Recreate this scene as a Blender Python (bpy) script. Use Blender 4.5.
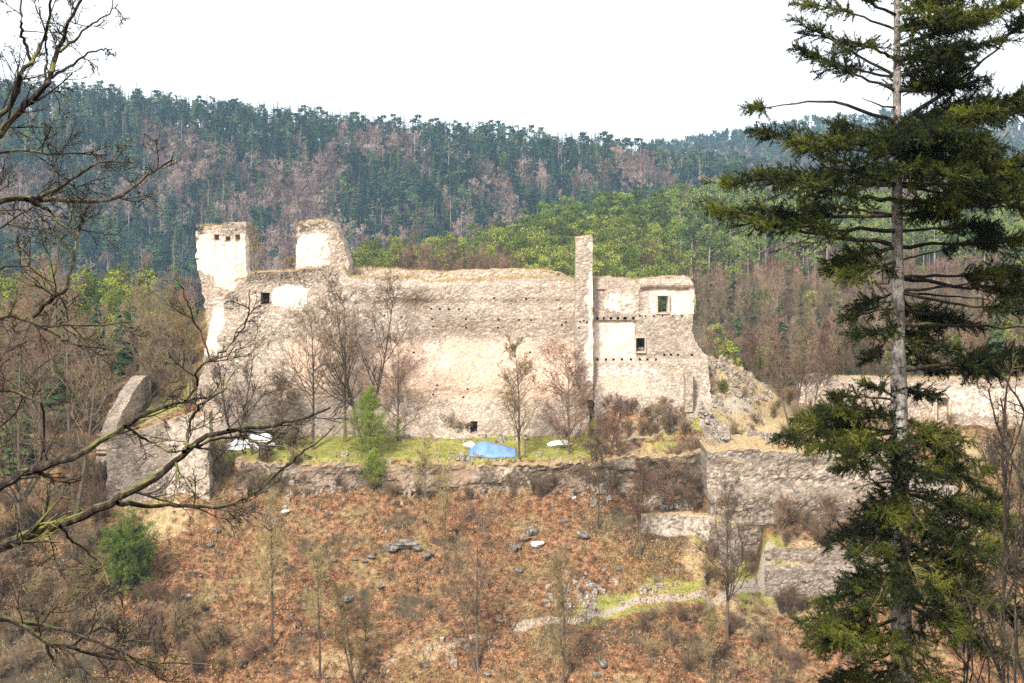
import bpy, math, random
import numpy as np
from mathutils import Vector
# ------------------------------------------------------------------ camera, sky, sun, exposure
F, CX, HY = 1422.222, 512.0, 170.0          # focal length in px of the 1024 px frame, eye level row
scene = bpy.context.scene
for o in list(bpy.data.objects):
    bpy.data.objects.remove(o)
C = scene.collection
cam_d = bpy.data.cameras.new("camera"); cam = bpy.data.objects.new("camera", cam_d); C.objects.link(cam)
cam_d.lens = 50; cam_d.sensor_width = 36; cam_d.clip_start = .1; cam_d.clip_end = 6000
cam_d.shift_y = -(341.5 - HY) / 1024
cam.location = (0, 0, 0); cam.rotation_euler = (math.radians(90), 0, 0)
scene.camera = cam
world = bpy.data.worlds.new("World"); scene.world = world; world.use_nodes = True
wn = world.node_tree; wn.nodes.clear()
sky = wn.nodes.new("ShaderNodeTexSky"); sky.sky_type = 'NISHITA'; sky.sun_disc = False
sky.sun_elevation = math.radians(42); sky.sun_rotation = math.radians(205); sky.altitude = 400
sky.air_density = 1.0; sky.dust_density = 1.0; sky.ozone_density = 1.0
hs = wn.nodes.new("ShaderNodeHueSaturation"); hs.inputs['Saturation'].default_value = .22; hs.inputs['Value'].default_value = 1.25
cl = wn.nodes.new("ShaderNodeMix"); cl.data_type = 'RGBA'; cl.inputs[0].default_value = .6; cl.inputs[7].default_value = (7.0, 7.2, 7.5, 1)   # thin white cloud cover
bg = wn.nodes.new("ShaderNodeBackground"); bg.inputs['Strength'].default_value = .115
wo = wn.nodes.new("ShaderNodeOutputWorld")
wn.links.new(sky.outputs[0], hs.inputs['Color']); wn.links.new(hs.outputs[0], cl.inputs[6]); wn.links.new(cl.outputs[2], bg.inputs[0]); wn.links.new(bg.outputs[0], wo.inputs[0])
sun_d = bpy.data.lights.new("sun", 'SUN'); sun_d.energy = 3.5; sun_d.angle = math.radians(10); sun_d.color = (1, .95, .87)
sun = bpy.data.objects.new("sun", sun_d); C.objects.link(sun)
_el, _az = math.radians(42), math.radians(205)
_sd = Vector((math.sin(_az) * math.cos(_el), math.cos(_az) * math.cos(_el), math.sin(_el)))
sun.rotation_euler = _sd.to_track_quat('Z', 'Y').to_euler()
scene.view_settings.view_transform = 'Standard'; scene.view_settings.look = 'None'
scene.view_settings.exposure = .85; scene.view_settings.gamma = 1
scene.view_settings.use_curve_mapping = False
scene.render.engine = 'CYCLES'
scene.cycles.max_bounces = 5; scene.cycles.diffuse_bounces = 3; scene.cycles.volume_bounces = 0
scene.cycles.transparent_max_bounces = 8
scene.cycles.use_denoising = False
HAZE = 0.00020
# ------------------------------------------------------------------ numeric helpers
def W(px, py, Y):
    return np.array([(px - CX) / F * Y, Y, -(py - HY) / F * Y])
def _h(i, j, k):
    n = (i.astype(np.int64) * 374761393 + j.astype(np.int64) * 668265263 + k.astype(np.int64) * 2147483647 % 1000003 * 7919) & 0x7fffffff
    n = ((n ^ (n >> 13)) * 1274126177) & 0x7fffffff
    n = ((n ^ (n >> 16)) * 668265263) & 0x7fffffff
    return (n & 0xffff) / 65535.0
def vn(x, y=0.0, z=0.0):                     # value noise 0..1
    x, y, z = np.broadcast_arrays(np.asarray(x, float), np.asarray(y, float), np.asarray(z, float))
    i, j, k = np.floor(x), np.floor(y), np.floor(z)
    u, v, w = x - i, y - j, z - k
    u, v, w = (t * t * (3 - 2 * t) for t in (u, v, w))
    r = 0
    for a in (0, 1):
        for b in (0, 1):
            for c in (0, 1):
                r = r + _h(i + a, j + b, k + c) * (u if a else 1 - u) * (v if b else 1 - v) * (w if c else 1 - w)
    return r
def fbm(x, y=0.0, z=0.0, o=4):
    x, y, z = (np.asarray(t, float) for t in (x, y, z))
    s, a, t = 0, .5, 0
    for q in range(o):
        s = s + a * (vn(x, y, z) - .5) * 2; t += a; a *= .5
        x, y, z = x * 2.03 + 7.1, y * 2.03 + 3.7, z * 2.03 + 1.3
    return s / t
def ss(a, b, x):
    t = np.clip((np.asarray(x, float) - a) / (b - a), 0, 1); return t * t * (3 - 2 * t)
# ------------------------------------------------------------------ mesh helpers
class MB:
    """collects vertex/face arrays and links them as one mesh object"""
    def __init__(s): s.v = []; s.f = []; s.n = 0; s.c = []; s.hasc = False
    def add(s, V, Fc, mat=0, col=None):
        V = np.asarray(V, float).reshape(-1, 3); Fc = np.asarray(Fc, np.int64)
        if len(Fc) == 0: return
        s.v.append(V); s.f.append((Fc + s.n, mat)); s.n += len(V)
        if col is not None: s.hasc = True
        s.c.append(np.zeros((len(V), 4)) if col is None else np.broadcast_to(np.asarray(col, float), (len(V), 4)))
    def mesh(s, name, mats, smooth=False):
        me = bpy.data.meshes.new(name)
        V = np.concatenate(s.v); me.vertices.add(len(V)); me.vertices.foreach_set("co", V.astype(np.float32).ravel())
        L = np.concatenate([f.ravel() for f, m in s.f])
        cnt = np.concatenate([np.full(len(f), f.shape[1]) for f, m in s.f])
        mi = np.concatenate([np.full(len(f), m) if np.isscalar(m) else m for f, m in s.f])
        st = np.concatenate([[0], np.cumsum(cnt)[:-1]])
        me.loops.add(len(L)); me.loops.foreach_set("vertex_index", L.astype(np.int32))
        me.polygons.add(len(cnt)); me.polygons.foreach_set("loop_start", st.astype(np.int32))
        me.polygons.foreach_set("loop_total", cnt.astype(np.int32))
        me.polygons.foreach_set("material_index", mi.astype(np.int32))
        me.polygons.foreach_set("use_smooth", np.full(len(cnt), smooth))
        if s.hasc:
            a = me.attributes.new("mask", 'FLOAT_COLOR', 'POINT')
            a.data.foreach_set("color", np.concatenate(s.c).astype(np.float32).ravel())
        for m in mats: me.materials.append(m)
        me.update(calc_edges=True)
        return me
    def build(s, name, mats, parent=None, smooth=False):
        o = bpy.data.objects.new(name, s.mesh(name, mats, smooth)); C.objects.link(o); o.parent = parent
        return o
def tag(o, label=None, cat=None, group=None, kind='thing'):
    if label: o['label'] = label
    if cat: o['category'] = cat
    if group: o['group'] = group
    if kind: o['kind'] = kind
    return o
def empty(name, loc, label, cat, group=None):
    o = bpy.data.objects.new(name, None); C.objects.link(o); o.location = loc; o.empty_display_size = .2
    return tag(o, label, cat, group)
def copy_tree(root, loc, rz, sc, label=None, group=None):
    r = root.copy(); C.objects.link(r); r.location = loc; r.rotation_euler = (0, 0, rz); r.scale = sc
    if label: r['label'] = label
    if group: r['group'] = group
    for ch in list(root.children):
        c = ch.copy(); C.objects.link(c); c.parent = r
    return r
def tubes(mb, P, R, sides=5, mat=0, col=None):
    """P (n,k,3), R (n,k): n tapered tubes of k rings"""
    P = np.asarray(P, float); R = np.asarray(R, float)
    if P.ndim == 2: P = P[None]
    R = R.reshape(P.shape[:2])
    n, k, _ = P.shape
    T = np.gradient(P, axis=1); T /= np.linalg.norm(T, axis=2, keepdims=True) + 1e-9
    m = T.mean(1); ref = np.where(np.abs(m[:, 2:3]) > .8, [[1., 0, 0]], [[0, 0, 1.]])[:, None, :]
    A = np.cross(T, np.broadcast_to(ref, T.shape)); A /= np.linalg.norm(A, axis=2, keepdims=True) + 1e-9
    B = np.cross(T, A)
    th = np.arange(sides) * 2 * math.pi / sides
    V = P[:, :, None, :] + R[:, :, None, None] * (np.cos(th)[None, None, :, None] * A[:, :, None, :] + np.sin(th)[None, None, :, None] * B[:, :, None, :])
    idx = np.arange(n * k * sides).reshape(n, k, sides)
    a = idx[:, :-1, :]; b = np.roll(a, -1, 2); d = idx[:, 1:, :]; c = np.roll(d, -1, 2)
    mb.add(V.reshape(-1, 3), np.stack([a, b, c, d], -1).reshape(-1, 4), mat, col)
def spline(pts, n):
    pts = np.asarray(pts, float); d = np.concatenate([[0], np.cumsum(np.linalg.norm(np.diff(pts, axis=0), axis=1))])
    t = np.linspace(0, d[-1], n)
    P = np.stack([np.interp(t, d, pts[:, i]) for i in range(pts.shape[1])], 1)
    for _ in range(2):
        Q = P.copy(); Q[1:-1] = (P[:-2] + 2 * P[1:-1] + P[2:]) / 4; P = Q
    return P
def spawn(rng, P, R, cnt, t0, t1, lf, ang, k=4, up=.2, wig=.15, rr=.55, rmin=.004, taper=.35, absL=None, tipr=.35):
    """cnt children on every parent tube"""
    n, kk, _ = P.shape
    idx = np.repeat(np.arange(n), cnt); m = len(idx)
    t = rng.uniform(t0, t1, m); g = t * (kk - 1); i = np.minimum(g.astype(int), kk - 2); f = (g - i)[:, None]
    p0 = P[idx, i] * (1 - f) + P[idx, i + 1] * f
    tan = P[idx, i + 1] - P[idx, i]; tan /= np.linalg.norm(tan, axis=1, keepdims=True) + 1e-9
    r0 = (R[idx, i] * (1 - f[:, 0]) + R[idx, i + 1] * f[:, 0])
    q = rng.normal(size=(m, 3)); q -= (q * tan).sum(1, keepdims=True) * tan; q /= np.linalg.norm(q, axis=1, keepdims=True) + 1e-9
    a = np.radians(rng.normal(ang, ang * .22, m))[:, None]
    d = np.cos(a) * tan + np.sin(a) * q; d[:, 2] += up * .6; d /= np.linalg.norm(d, axis=1, keepdims=True)
    PL = np.linalg.norm(np.diff(P, axis=1), axis=2).sum(1)[idx] if absL is None else absL
    L = PL * lf * (1 - taper * (t - t0) / max(1e-6, t1 - t0)) * rng.uniform(.6, 1.15, m)
    out = [p0]; step = (L / (k - 1))[:, None]
    for s in range(k - 1):
        out.append(out[-1] + d * step)
        d = d + rng.normal(size=(m, 3)) * wig; d[:, 2] += up * .5; d /= np.linalg.norm(d, axis=1, keepdims=True)
    Q = np.stack(out, 1)
    rb = np.maximum(r0 * rr, rmin)
    RR = rb[:, None] * np.linspace(1, tipr, k)[None, :]; RR = np.maximum(RR, rmin * .6)
    return Q, RR
def slivers(rng, mb, base, dirs, L, w, mat=0, col=None):
    """thin triangles = twigs or needles"""
    n = len(base); q = rng.normal(size=(n, 3)); s = np.cross(dirs, q); s /= np.linalg.norm(s, axis=1, keepdims=True) + 1e-9
    L = np.broadcast_to(L, n)[:, None]; w = np.broadcast_to(w, n)[:, None]
    V = np.stack([base - s * w / 2, base + s * w / 2, base + dirs * L], 1)
    mb.add(V.reshape(-1, 3), np.arange(n * 3).reshape(n, 3), mat, None if col is None else np.repeat(col, 3, 0))
def leaves(rng, mb, base, size, mat=0, flat=.5, asp=.5, col=None):
    n = len(base); d = rng.normal(size=(n, 3)); d[:, 2] *= flat; d /= np.linalg.norm(d, axis=1, keepdims=True) + 1e-9
    s = np.cross(d, rng.normal(size=(n, 3))); s /= np.linalg.norm(s, axis=1, keepdims=True) + 1e-9
    sz = (np.broadcast_to(size, n) * rng.uniform(.6, 1.3, n))[:, None]
    V = np.stack([base, base + d * sz * .5 + s * sz * asp * .5, base + d * sz, base + d * sz * .5 - s * sz * asp * .5], 1)
    mb.add(V.reshape(-1, 3), np.arange(n * 4).reshape(n, 4), mat, None if col is None else np.repeat(col, 4, 0))
# ------------------------------------------------------------------ materials
def new_mat(name, rough=.9):
    m = bpy.data.materials.new(name); m.use_nodes = True; nt = m.node_tree
    b = nt.nodes["Principled BSDF"]; b.inputs['Roughness'].default_value = rough
    b.inputs['Specular IOR Level'].default_value = .15
    return m, nt, b
def nd(nt, t, **kw):
    n = nt.nodes.new(t)
    for k, v in kw.items():
        if k.startswith('_'): setattr(n, k[1:], v)
        else: n.inputs[k.replace('__', ' ')].default_value = v
    return n
def ramp(nt, fac, stops):
    r = nt.nodes.new("ShaderNodeValToRGB"); e = r.color_ramp.elements
    while len(e) > 1: e.remove(e[-1])
    e[0].position = stops[0][0]; e[0].color = (*stops[0][1], 1)
    for p, c in stops[1:]:
        x = e.new(p); x.color = (*c, 1)
    nt.links.new(fac, r.inputs[0]); return r.outputs[0]
def mix(nt, f, a, b, mode='MIX'):
    m = nt.nodes.new("ShaderNodeMix"); m.data_type = 'RGBA'; m.blend_type = mode
    for s, v in ((0, f), (6, a), (7, b)):
        if isinstance(v, (int, float)): m.inputs[s].default_value = v
        elif isinstance(v, tuple): m.inputs[s].default_value = (*v, 1)
        else: nt.links.new(v, m.inputs[s])
    return m.outputs[2]
def math_(nt, op, a, b=None, clamp=False):
    m = nt.nodes.new("ShaderNodeMath"); m.operation = op; m.use_clamp = clamp
    for s, v in ((0, a), (1, b)):
        if v is None: continue
        if isinstance(v, (int, float)): m.inputs[s].default_value = v
        else: nt.links.new(v, m.inputs[s])
    return m.outputs[0]
def coords(nt, scale=(1, 1, 1)):
    tc = nt.nodes.new("ShaderNodeTexCoord"); mp = nt.nodes.new("ShaderNodeMapping"); mp.inputs['Scale'].default_value = scale
    nt.links.new(tc.outputs['Object'], mp.inputs[0]); return mp.outputs[0]
def noise(nt, vec, scale, detail=4, rough=.6):
    n = nd(nt, "ShaderNodeTexNoise", Scale=scale, Detail=detail, Roughness=rough); nt.links.new(vec, n.inputs['Vector']); return n.outputs[0]
def bump(nt, bsdf, h, strength, dist):
    b = nd(nt, "ShaderNodeBump", Strength=strength, Distance=dist); nt.links.new(h, b.inputs['Height']); nt.links.new(b.outputs[0], bsdf.inputs['Normal'])
def masks(nt):
    a = nt.nodes.new("ShaderNodeAttribute"); a.attribute_name = "mask"
    s = nt.nodes.new("ShaderNodeSeparateColor"); nt.links.new(a.outputs['Color'], s.inputs[0])
    return s.outputs[0], s.outputs[1], s.outputs[2], a.outputs['Alpha']
def stone_mat(name, stones, mortar, plaster, earth, dark=(.10, .08, .055), sc=2.6, asp=1.7):
    m, nt, b = new_mat(name); v = coords(nt, (1, 1, asp)); v1 = coords(nt)
    warp = nd(nt, "ShaderNodeTexNoise", Scale=1.6, Detail=2.); nt.links.new(v, warp.inputs['Vector'])
    vv = nt.nodes.new("ShaderNodeMixRGB"); vv.blend_type = 'LINEAR_LIGHT'; vv.inputs[0].default_value = .10
    nt.links.new(v, vv.inputs[1]); nt.links.new(warp.outputs[1], vv.inputs[2])
    vo = nd(nt, "ShaderNodeTexVoronoi", Scale=sc, Randomness=.95); nt.links.new(vv.outputs[0], vo.inputs['Vector'])
    ve = nd(nt, "ShaderNodeTexVoronoi", Scale=sc, Randomness=.95); ve.feature = 'DISTANCE_TO_EDGE'; nt.links.new(vv.outputs[0], ve.inputs['Vector'])
    sp = nt.nodes.new("ShaderNodeSeparateColor"); nt.links.new(vo.outputs['Color'], sp.inputs[0])
    n = len(stones)
    st = ramp(nt, sp.outputs[0], [((i + .0) / n, c) for i, c in enumerate(stones)])
    edge = math_(nt, 'SMOOTH_MIN', math_(nt, 'MULTIPLY', ve.outputs['Distance'], 9.), 1.)
    edge = math_(nt, 'MINIMUM', math_(nt, 'MULTIPLY', ve.outputs['Distance'], 8.), 1.)
    c = mix(nt, edge, mortar, st)
    fine = noise(nt, v1, 5.5, 5, .75)
    c = mix(nt, .9, c, ramp(nt, fine, [(.30, (.30, .26, .22)), (.42, (.72, .69, .66)), (.55, (1.0, 1.0, 1.0)), (.72, (1.4, 1.36, 1.3))]), 'MULTIPLY')
    R, G, B, A = masks(nt)
    big = noise(nt, v1, .55, 5, .65); med = noise(nt, v1, 1.8, 5, .7)
    # loose rubble mortar patches
    pm = ramp(nt, big, [(.48, (0, 0, 0)), (.66, (1, 1, 1))])
    c = mix(nt, math_(nt, 'MULTIPLY', pm, .55), c, mix(nt, .5, mortar, plaster))
    ef = math_(nt, 'MULTIPLY', G, 1.0)
    ef = ramp(nt, math_(nt, 'ADD', ef, math_(nt, 'MULTIPLY', math_(nt, 'SUBTRACT', med, .5), 1.3)), [(.42, (0, 0, 0)), (.6, (1, 1, 1))])
    ec = mix(nt, 1., earth, ramp(nt, noise(nt, v1, 3.2, 5, .75), [(.3, (.55, .5, .45)), (.55, (1, 1, 1)), (.75, (1.25, 1.2, 1.15))]), 'MULTIPLY')
    c = mix(nt, ef, c, ec)
    pf = ramp(nt, math_(nt, 'ADD', R, math_(nt, 'MULTIPLY', math_(nt, 'SUBTRACT', med, .5), .9)), [(.42, (0, 0, 0)), (.56, (1, 1, 1))])
    pc = mix(nt, 1., plaster, ramp(nt, noise(nt, v1, 1.3, 6, .7), [(.3, (.62, .55, .46)), (.5, (.97, .95, .92)), (.7, (1.06, 1.05, 1.04))]), 'MULTIPLY')
    c = mix(nt, pf, c, pc)
    df = ramp(nt, math_(nt, 'ADD', B, math_(nt, 'MULTIPLY', math_(nt, 'SUBTRACT', noise(nt, v1, 2.6, 5, .75), .5), 1.6)), [(.5, (0, 0, 0)), (.72, (1, 1, 1))])
    c = mix(nt, df, c, dark)
    sk = ramp(nt, noise(nt, v1, 4.2, 3, .8), [(.34, (.35, .27, .20)), (.42, (1, 1, 1))]); c = mix(nt, .55, c, sk, 'MULTIPLY')
    nt.links.new(c, b.inputs['Base Color'])
    hgt = mix(nt, pf, edge, (.8, .8, .8))
    hh = math_(nt, 'ADD', hgt, math_(nt, 'MULTIPLY', noise(nt, v1, 5, 5, .7), mix(nt, pf, (1.1, 1.1, 1.1), (.25, .25, .25))))
    bump(nt, b, hh, .6, .05)
    return m
def simple(name, stops, scale=3., rough=.9, bmp=0., bd=.02, asp=(1, 1, 1), rand=0.):
    m, nt, b = new_mat(name, rough); v = coords(nt, asp); f = noise(nt, v, scale, 5, .65)
    if rand:
        oi = nt.nodes.new("ShaderNodeObjectInfo"); R, G, B, A = masks(nt)
        r = math_(nt, 'FRACT', math_(nt, 'ADD', oi.outputs['Random'], R))
        f = math_(nt, 'ADD', math_(nt, 'MULTIPLY', f, 1 - rand), math_(nt, 'MULTIPLY', r, rand))
    nt.links.new(ramp(nt, f, stops), b.inputs['Base Color'])
    if bmp: bump(nt, b, f, bmp, bd)
    return m
def foliage(name, stops, scale=1., rand=.3, trans=.25):
    m, nt, b = new_mat(name, .7); f = noise(nt, coords(nt), scale, 3, .6)
    oi = nt.nodes.new("ShaderNodeObjectInfo"); R, G, B, A = masks(nt)
    r = math_(nt, 'FRACT', math_(nt, 'ADD', oi.outputs['Random'], R))
    f = math_(nt, 'ADD', math_(nt, 'MULTIPLY', f, 1 - rand), math_(nt, 'MULTIPLY', r, rand))
    c = ramp(nt, f, stops); nt.links.new(c, b.inputs['Base Color'])
    tr = nt.nodes.new("ShaderNodeBsdfTranslucent"); nt.links.new(c, tr.inputs[0])
    ms = nt.nodes.new("ShaderNodeMixShader"); ms.inputs[0].default_value = trans
    out = nt.nodes["Material Output"]
    nt.links.new(b.outputs[0], ms.inputs[1]); nt.links.new(tr.outputs[0], ms.inputs[2]); nt.links.new(ms.outputs[0], out.inputs['Surface'])
    return m
def bark_moss(name, stops, moss=(.16, .17, .03), amt=.55, scale=18.):
    m, nt, b = new_mat(name, .9); v = coords(nt, (1, 1, .35)); f = noise(nt, v, scale, 4, .7); c = ramp(nt, f, stops)
    g = nt.nodes.new("ShaderNodeNewGeometry"); s = nt.nodes.new("ShaderNodeSeparateXYZ"); nt.links.new(g.outputs['Normal'], s.inputs[0])
    k = math_(nt, 'ADD', math_(nt, 'MULTIPLY', s.outputs[2], .35), noise(nt, coords(nt), 2.5, 4, .7))
    k = ramp(nt, k, [(amt, (0, 0, 0)), (amt + .15, (1, 1, 1))])
    nt.links.new(mix(nt, k, c, moss), b.inputs['Base Color']); bump(nt, b, f, .6, .01)
    return m
M = {}
M['wall'] = stone_mat("rubble_masonry", [(.40, .32, .25), (.60, .475, .37), (.31, .275, .245), (.68, .55, .43), (.49, .42, .345)], (.38, .285, .21), (.82, .72, .62), (.70, .51, .38), sc=2.15)
M['wall_grey'] = stone_mat("grey_masonry", [(.24, .20, .17), (.40, .33, .27), (.15, .125, .10), (.48, .40, .33), (.31, .26, .21)], (.22, .17, .125), (.62, .53, .44), (.34, .24, .16), sc=2.1)
M['rubble'] = stone_mat("loose_rubble", [(.38, .33, .28), (.50, .43, .37), (.20, .17, .14), (.60, .52, .44), (.40, .33, .27)], (.22, .17, .12), (.5, .45, .4), (.42, .30, .20), sc=2.9, asp=1.1)
M['rock'] = simple("weathered_rock", [(.34, (.035, .03, .026)), (.5, (.17, .145, .12)), (.68, (.40, .35, .30))], 2.2, bmp=.7, bd=.1)
M['whitestone'] = simple("white_limestone", [(.3, (.55, .53, .50)), (.6, (.80, .78, .75))], 3., bmp=.4, bd=.05)
M['drygrass'] = simple("dry_grass", [(.3, (.14, .09, .045)), (.45, (.34, .23, .11)), (.55, (.46, .35, .19)), (.7, (.56, .44, .28))], 4., bmp=.6, bd=.05)
M['brick'] = simple("reddish_brick", [(.3, (.32, .12, .06)), (.7, (.5, .24, .13))], 6.)
M['shadowhole'] = simple("painted_hole_shade", [(.3, (.03, .025, .02)), (.7, (.06, .05, .04))], 2.)  # backs of wall holes and openings: their shade put into the colour
M['bark'] = simple("grey_brown_bark", [(.3, (.07, .05, .035)), (.5, (.13, .095, .065)), (.72, (.24, .19, .13))], 6., bmp=.4, bd=.02, asp=(1, 1, .3), rand=.25)
M['twig'] = simple("bare_twigs", [(.25, (.10, .065, .04)), (.5, (.19, .13, .08)), (.75, (.30, .22, .13))], 1.2, rand=.5)
M['twig_red'] = simple("reddish_twigs", [(.25, (.13, .07, .045)), (.5, (.22, .125, .08)), (.75, (.33, .21, .13))], 1., rand=.5)
M['twig_far'] = simple("far_bare_twigs", [(.2, (.13, .078, .068)), (.5, (.26, .165, .135)), (.8, (.42, .31, .25))], .15, rand=.8)
M['twig_yel'] = simple("yellowish_twigs", [(.25, (.17, .12, .05)), (.5, (.27, .20, .09)), (.75, (.38, .30, .14))], 1., rand=.5)
M['spruce_far'] = foliage("far_spruce_needles", [(.2, (.008, .030, .022)), (.5, (.016, .055, .036)), (.72, (.045, .10, .045)), (.9, (.12, .17, .05))], .12, .85)
M['pine'] = foliage("pine_needles", [(.2, (.06, .09, .014)), (.5, (.18, .225, .03)), (.8, (.36, .38, .06))], .4, .6)
M['pine_dark'] = foliage("dark_pine_needles", [(.25, (.02, .045, .018)), (.5, (.045, .085, .03)), (.8, (.09, .14, .04))], .3, .6)
M['larch'] = foliage("larch_needles", [(.25, (.15, .20, .03)), (.5, (.26, .33, .045)), (.75, (.40, .44, .09))], 1.2, .1)
M['juniper'] = foliage("juniper_needles", [(.3, (.035, .07, .012)), (.5, (.10, .16, .022)), (.7, (.24, .30, .05))], 1.2, .1)
M['spruce'] = foliage("spruce_needles", [(.36, (.008, .014, .004)), (.49, (.024, .036, .007)), (.60, (.11, .125, .016)), (.71, (.26, .26, .035))], 1.1, .0, .2)
M['pale_trunk'] = simple("pale_trunk", [(.3, (.26, .20, .16)), (.6, (.46, .38, .32))], 2.)
M['tarp'] = simple("blue_tarpaulin", [(.3, (.10, .19, .44)), (.6, (.20, .33, .62))], 1.5, rough=.45, bmp=.3, bd=.05)
M['tarp_w'] = simple("white_tarpaulin", [(.3, (.62, .64, .66)), (.6, (.85, .86, .88))], 1.5, rough=.5, bmp=.3, bd=.05)
M['wood'] = simple("weathered_wood", [(.3, (.08, .06, .045)), (.7, (.22, .17, .12))], 5., asp=(1, 1, .3))
M['limb'] = bark_moss("mossy_bark", [(.3, (.016, .012, .010)), (.5, (.045, .034, .026)), (.72, (.14, .11, .085))], (.20, .19, .05), .74, 22.)
M['sprucebark'] = None
def sprucebark():
    m, nt, b = new_mat("spruce_bark", .9); v = coords(nt, (1, 1, .6)); v1 = coords(nt)
    c = ramp(nt, noise(nt, v, 14, 6, .75), [(.34, (.06, .048, .04)), (.45, (.24, .20, .17)), (.56, (.44, .39, .35)), (.68, (.66, .61, .56))])
    k = ramp(nt, noise(nt, coords(nt, (1, 1, 3.5)), 3.2, 4, .7), [(.60, (0, 0, 0)), (.66, (1, 1, 1))])
    c = mix(nt, k, c, (.04, .032, .026))
    nt.links.new(c, b.inputs['Base Color']); bump(nt, b, noise(nt, v, 14, 6, .75), .8, .03); return m
M['sprucebark'] = sprucebark()
def ground_mat():
    m, nt, b = new_mat("leaf_litter_ground", .95); v = coords(nt)
    n1 = noise(nt, v, .28, 6, .65); n2 = noise(nt, v, 1.7, 6, .72); n3 = noise(nt, v, 7., 5, .75); n4 = noise(nt, v, .09, 3, .5)
    lit = ramp(nt, n2, [(.34, (.030, .020, .013)), (.45, (.14, .070, .033)), (.57, (.36, .18, .088)), (.72, (.58, .35, .21))])
    dry = ramp(nt, n2, [(.32, (.06, .045, .02)), (.46, (.20, .145, .065)), (.58, (.36, .26, .12)), (.72, (.54, .42, .24))])
    c = mix(nt, ramp(nt, n1, [(.50, (0, 0, 0)), (.64, (1, 1, 1))]), lit, dry)
    c = mix(nt, ramp(nt, n1, [(.38, (1, 1, 1)), (.47, (0, 0, 0))]), c, ramp(nt, n2, [(.35, (.03, .022, .014)), (.6, (.17, .11, .06))]))
    c = mix(nt, .8, c, ramp(nt, n3, [(.32, (.22, .20, .18)), (.5, (.95, .95, .95)), (.68, (1.5, 1.45, 1.4))]), 'MULTIPLY')
    R, G, B, A = masks(nt)
    def soft(x, amp=.9, lo=.42, hi=.58): return ramp(nt, math_(nt, 'ADD', x, math_(nt, 'MULTIPLY', math_(nt, 'SUBTRACT', noise(nt, v, 1.1, 5, .7), .5), amp)), [(lo, (0, 0, 0)), (hi, (1, 1, 1))])
    tan = ramp(nt, n2, [(.25, (.26, .17, .08)), (.5, (.52, .38, .20)), (.72, (.68, .53, .32))])
    c = mix(nt, soft(B), c, mix(nt, .5, tan, ramp(nt, n3, [(.25, (.5, .5, .5)), (.7, (1.2, 1.2, 1.2))]), 'MULTIPLY'))
    grn = ramp(nt, n2, [(.25, (.14, .15, .03)), (.45, (.27, .27, .055)), (.6, (.42, .37, .12)), (.75, (.50, .40, .18))])
    c = mix(nt, soft(R), c, grn)
    pth = ramp(nt, n3, [(.25, (.26, .20, .14)), (.5, (.46, .38, .29)), (.75, (.62, .53, .43))])
    c = mix(nt, soft(G), c, pth)
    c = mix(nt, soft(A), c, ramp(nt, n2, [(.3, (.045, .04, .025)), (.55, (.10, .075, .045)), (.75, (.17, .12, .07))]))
    nt.links.new(c, b.inputs['Base Color'])
    bump(nt, b, math_(nt, 'ADD', n2, math_(nt, 'MULTIPLY', n3, .5)), .9, .25)
    return m
M['ground'] = ground_mat()
# ------------------------------------------------------------------ terrain
def slopeY(r): return 108.5 / ((r - HY) / F + .55)
_cp = []
def cp(px, py, Y): _cp.append(W(px, py, Y))
def cz(x, y, z): _cp.append(np.array([x, y, z], float))
for x in (-40, -15, 0, 15, 40):                       # our own side of the valley
    for y, z in ((-30, 12), (0, -1.9), (8, -6.6), (23, -16), (42, -29), (62, -41), (80, -50), (96, -53.5)):
        cz(x * (1 + max(y, 0) / 30), y, z)
for px in (250, 330, 420, 500, 580, 660):             # leaf covered slope below the ruin
    for r in (500, 560, 620, 683, 760):
        cp(px, r, slopeY(r))
for px in (720, 800, 900, 1000, 1100):
    for r in (625, 683, 760): cp(px, r, slopeY(r) + 1)
for px in (0, 60, 130, 190, -80):
    for r in (560, 620, 683, 760): cp(px, r, slopeY(r) - 1)
for px in (225, 280, 400, 520, 590): cp(px, 463 if px < 590 else 458, 141.5); cp(px, 487, 140)
for px in (640, 690): cp(px, 452, 142.5); cp(px, 480, 141)
for px in (230, 300, 400, 470, 560): cp(px, 436, 147.5)
for px in (240, 330, 430, 520, 580): cp(px, 420, 150.5); cz((px - CX) / F * 157, 157, -16.5); cz((px - CX) / F * 166, 166, -18)
for px in (200, 260): cz((px - CX) / F * 160, 160, -16)
for px in (610, 650, 690): cp(px, 412, 148); cz((px - CX) / F * 157, 157, -24); cz((px - CX) / F * 166, 166, -27)
cp(610, 440, 146); cp(650, 432, 146); cp(690, 405, 149.5); cp(700, 354, 153); cp(722, 361, 154); cp(745, 373, 155.5); cp(768, 388, 157.5); cp(700, 385, 150); cp(730, 392, 152)
cp(705, 430, 146.5); cp(740, 434, 147.5); cp(780, 428, 150); cp(720, 402, 152); cp(790, 402, 160); cp(760, 410, 155)
cp(850, 428, 162); cp(950, 432, 166); cp(1030, 436, 166); cp(860, 442, 150); cp(950, 470, 142); cp(1030, 480, 142); cp(1000, 560, 131); cp(900, 560, 131)
cp(1100, 480, 142); cp(1100, 436, 170)
# left flank and bastion
cp(209, 512, 136.4); cp(150, 514, 136.4); cp(100, 508, 137); cp(30, 510, 134); cp(-60, 515, 132)
cp(200, 398, 150); cp(165, 400, 150); cp(150, 440, 141); cp(200, 432, 141); cp(185, 385, 153)
cp(90, 440, 146); cp(30, 440, 146); cp(-60, 440, 146); cp(110, 385, 163); cp(40, 385, 163); cp(-60, 380, 163); cp(160, 360, 165)
for px in (-60, 40, 120, 180): cp(px, 335, 195); cp(px, 322, 222); cz((px - CX) / F * 300, 300, -62)
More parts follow.
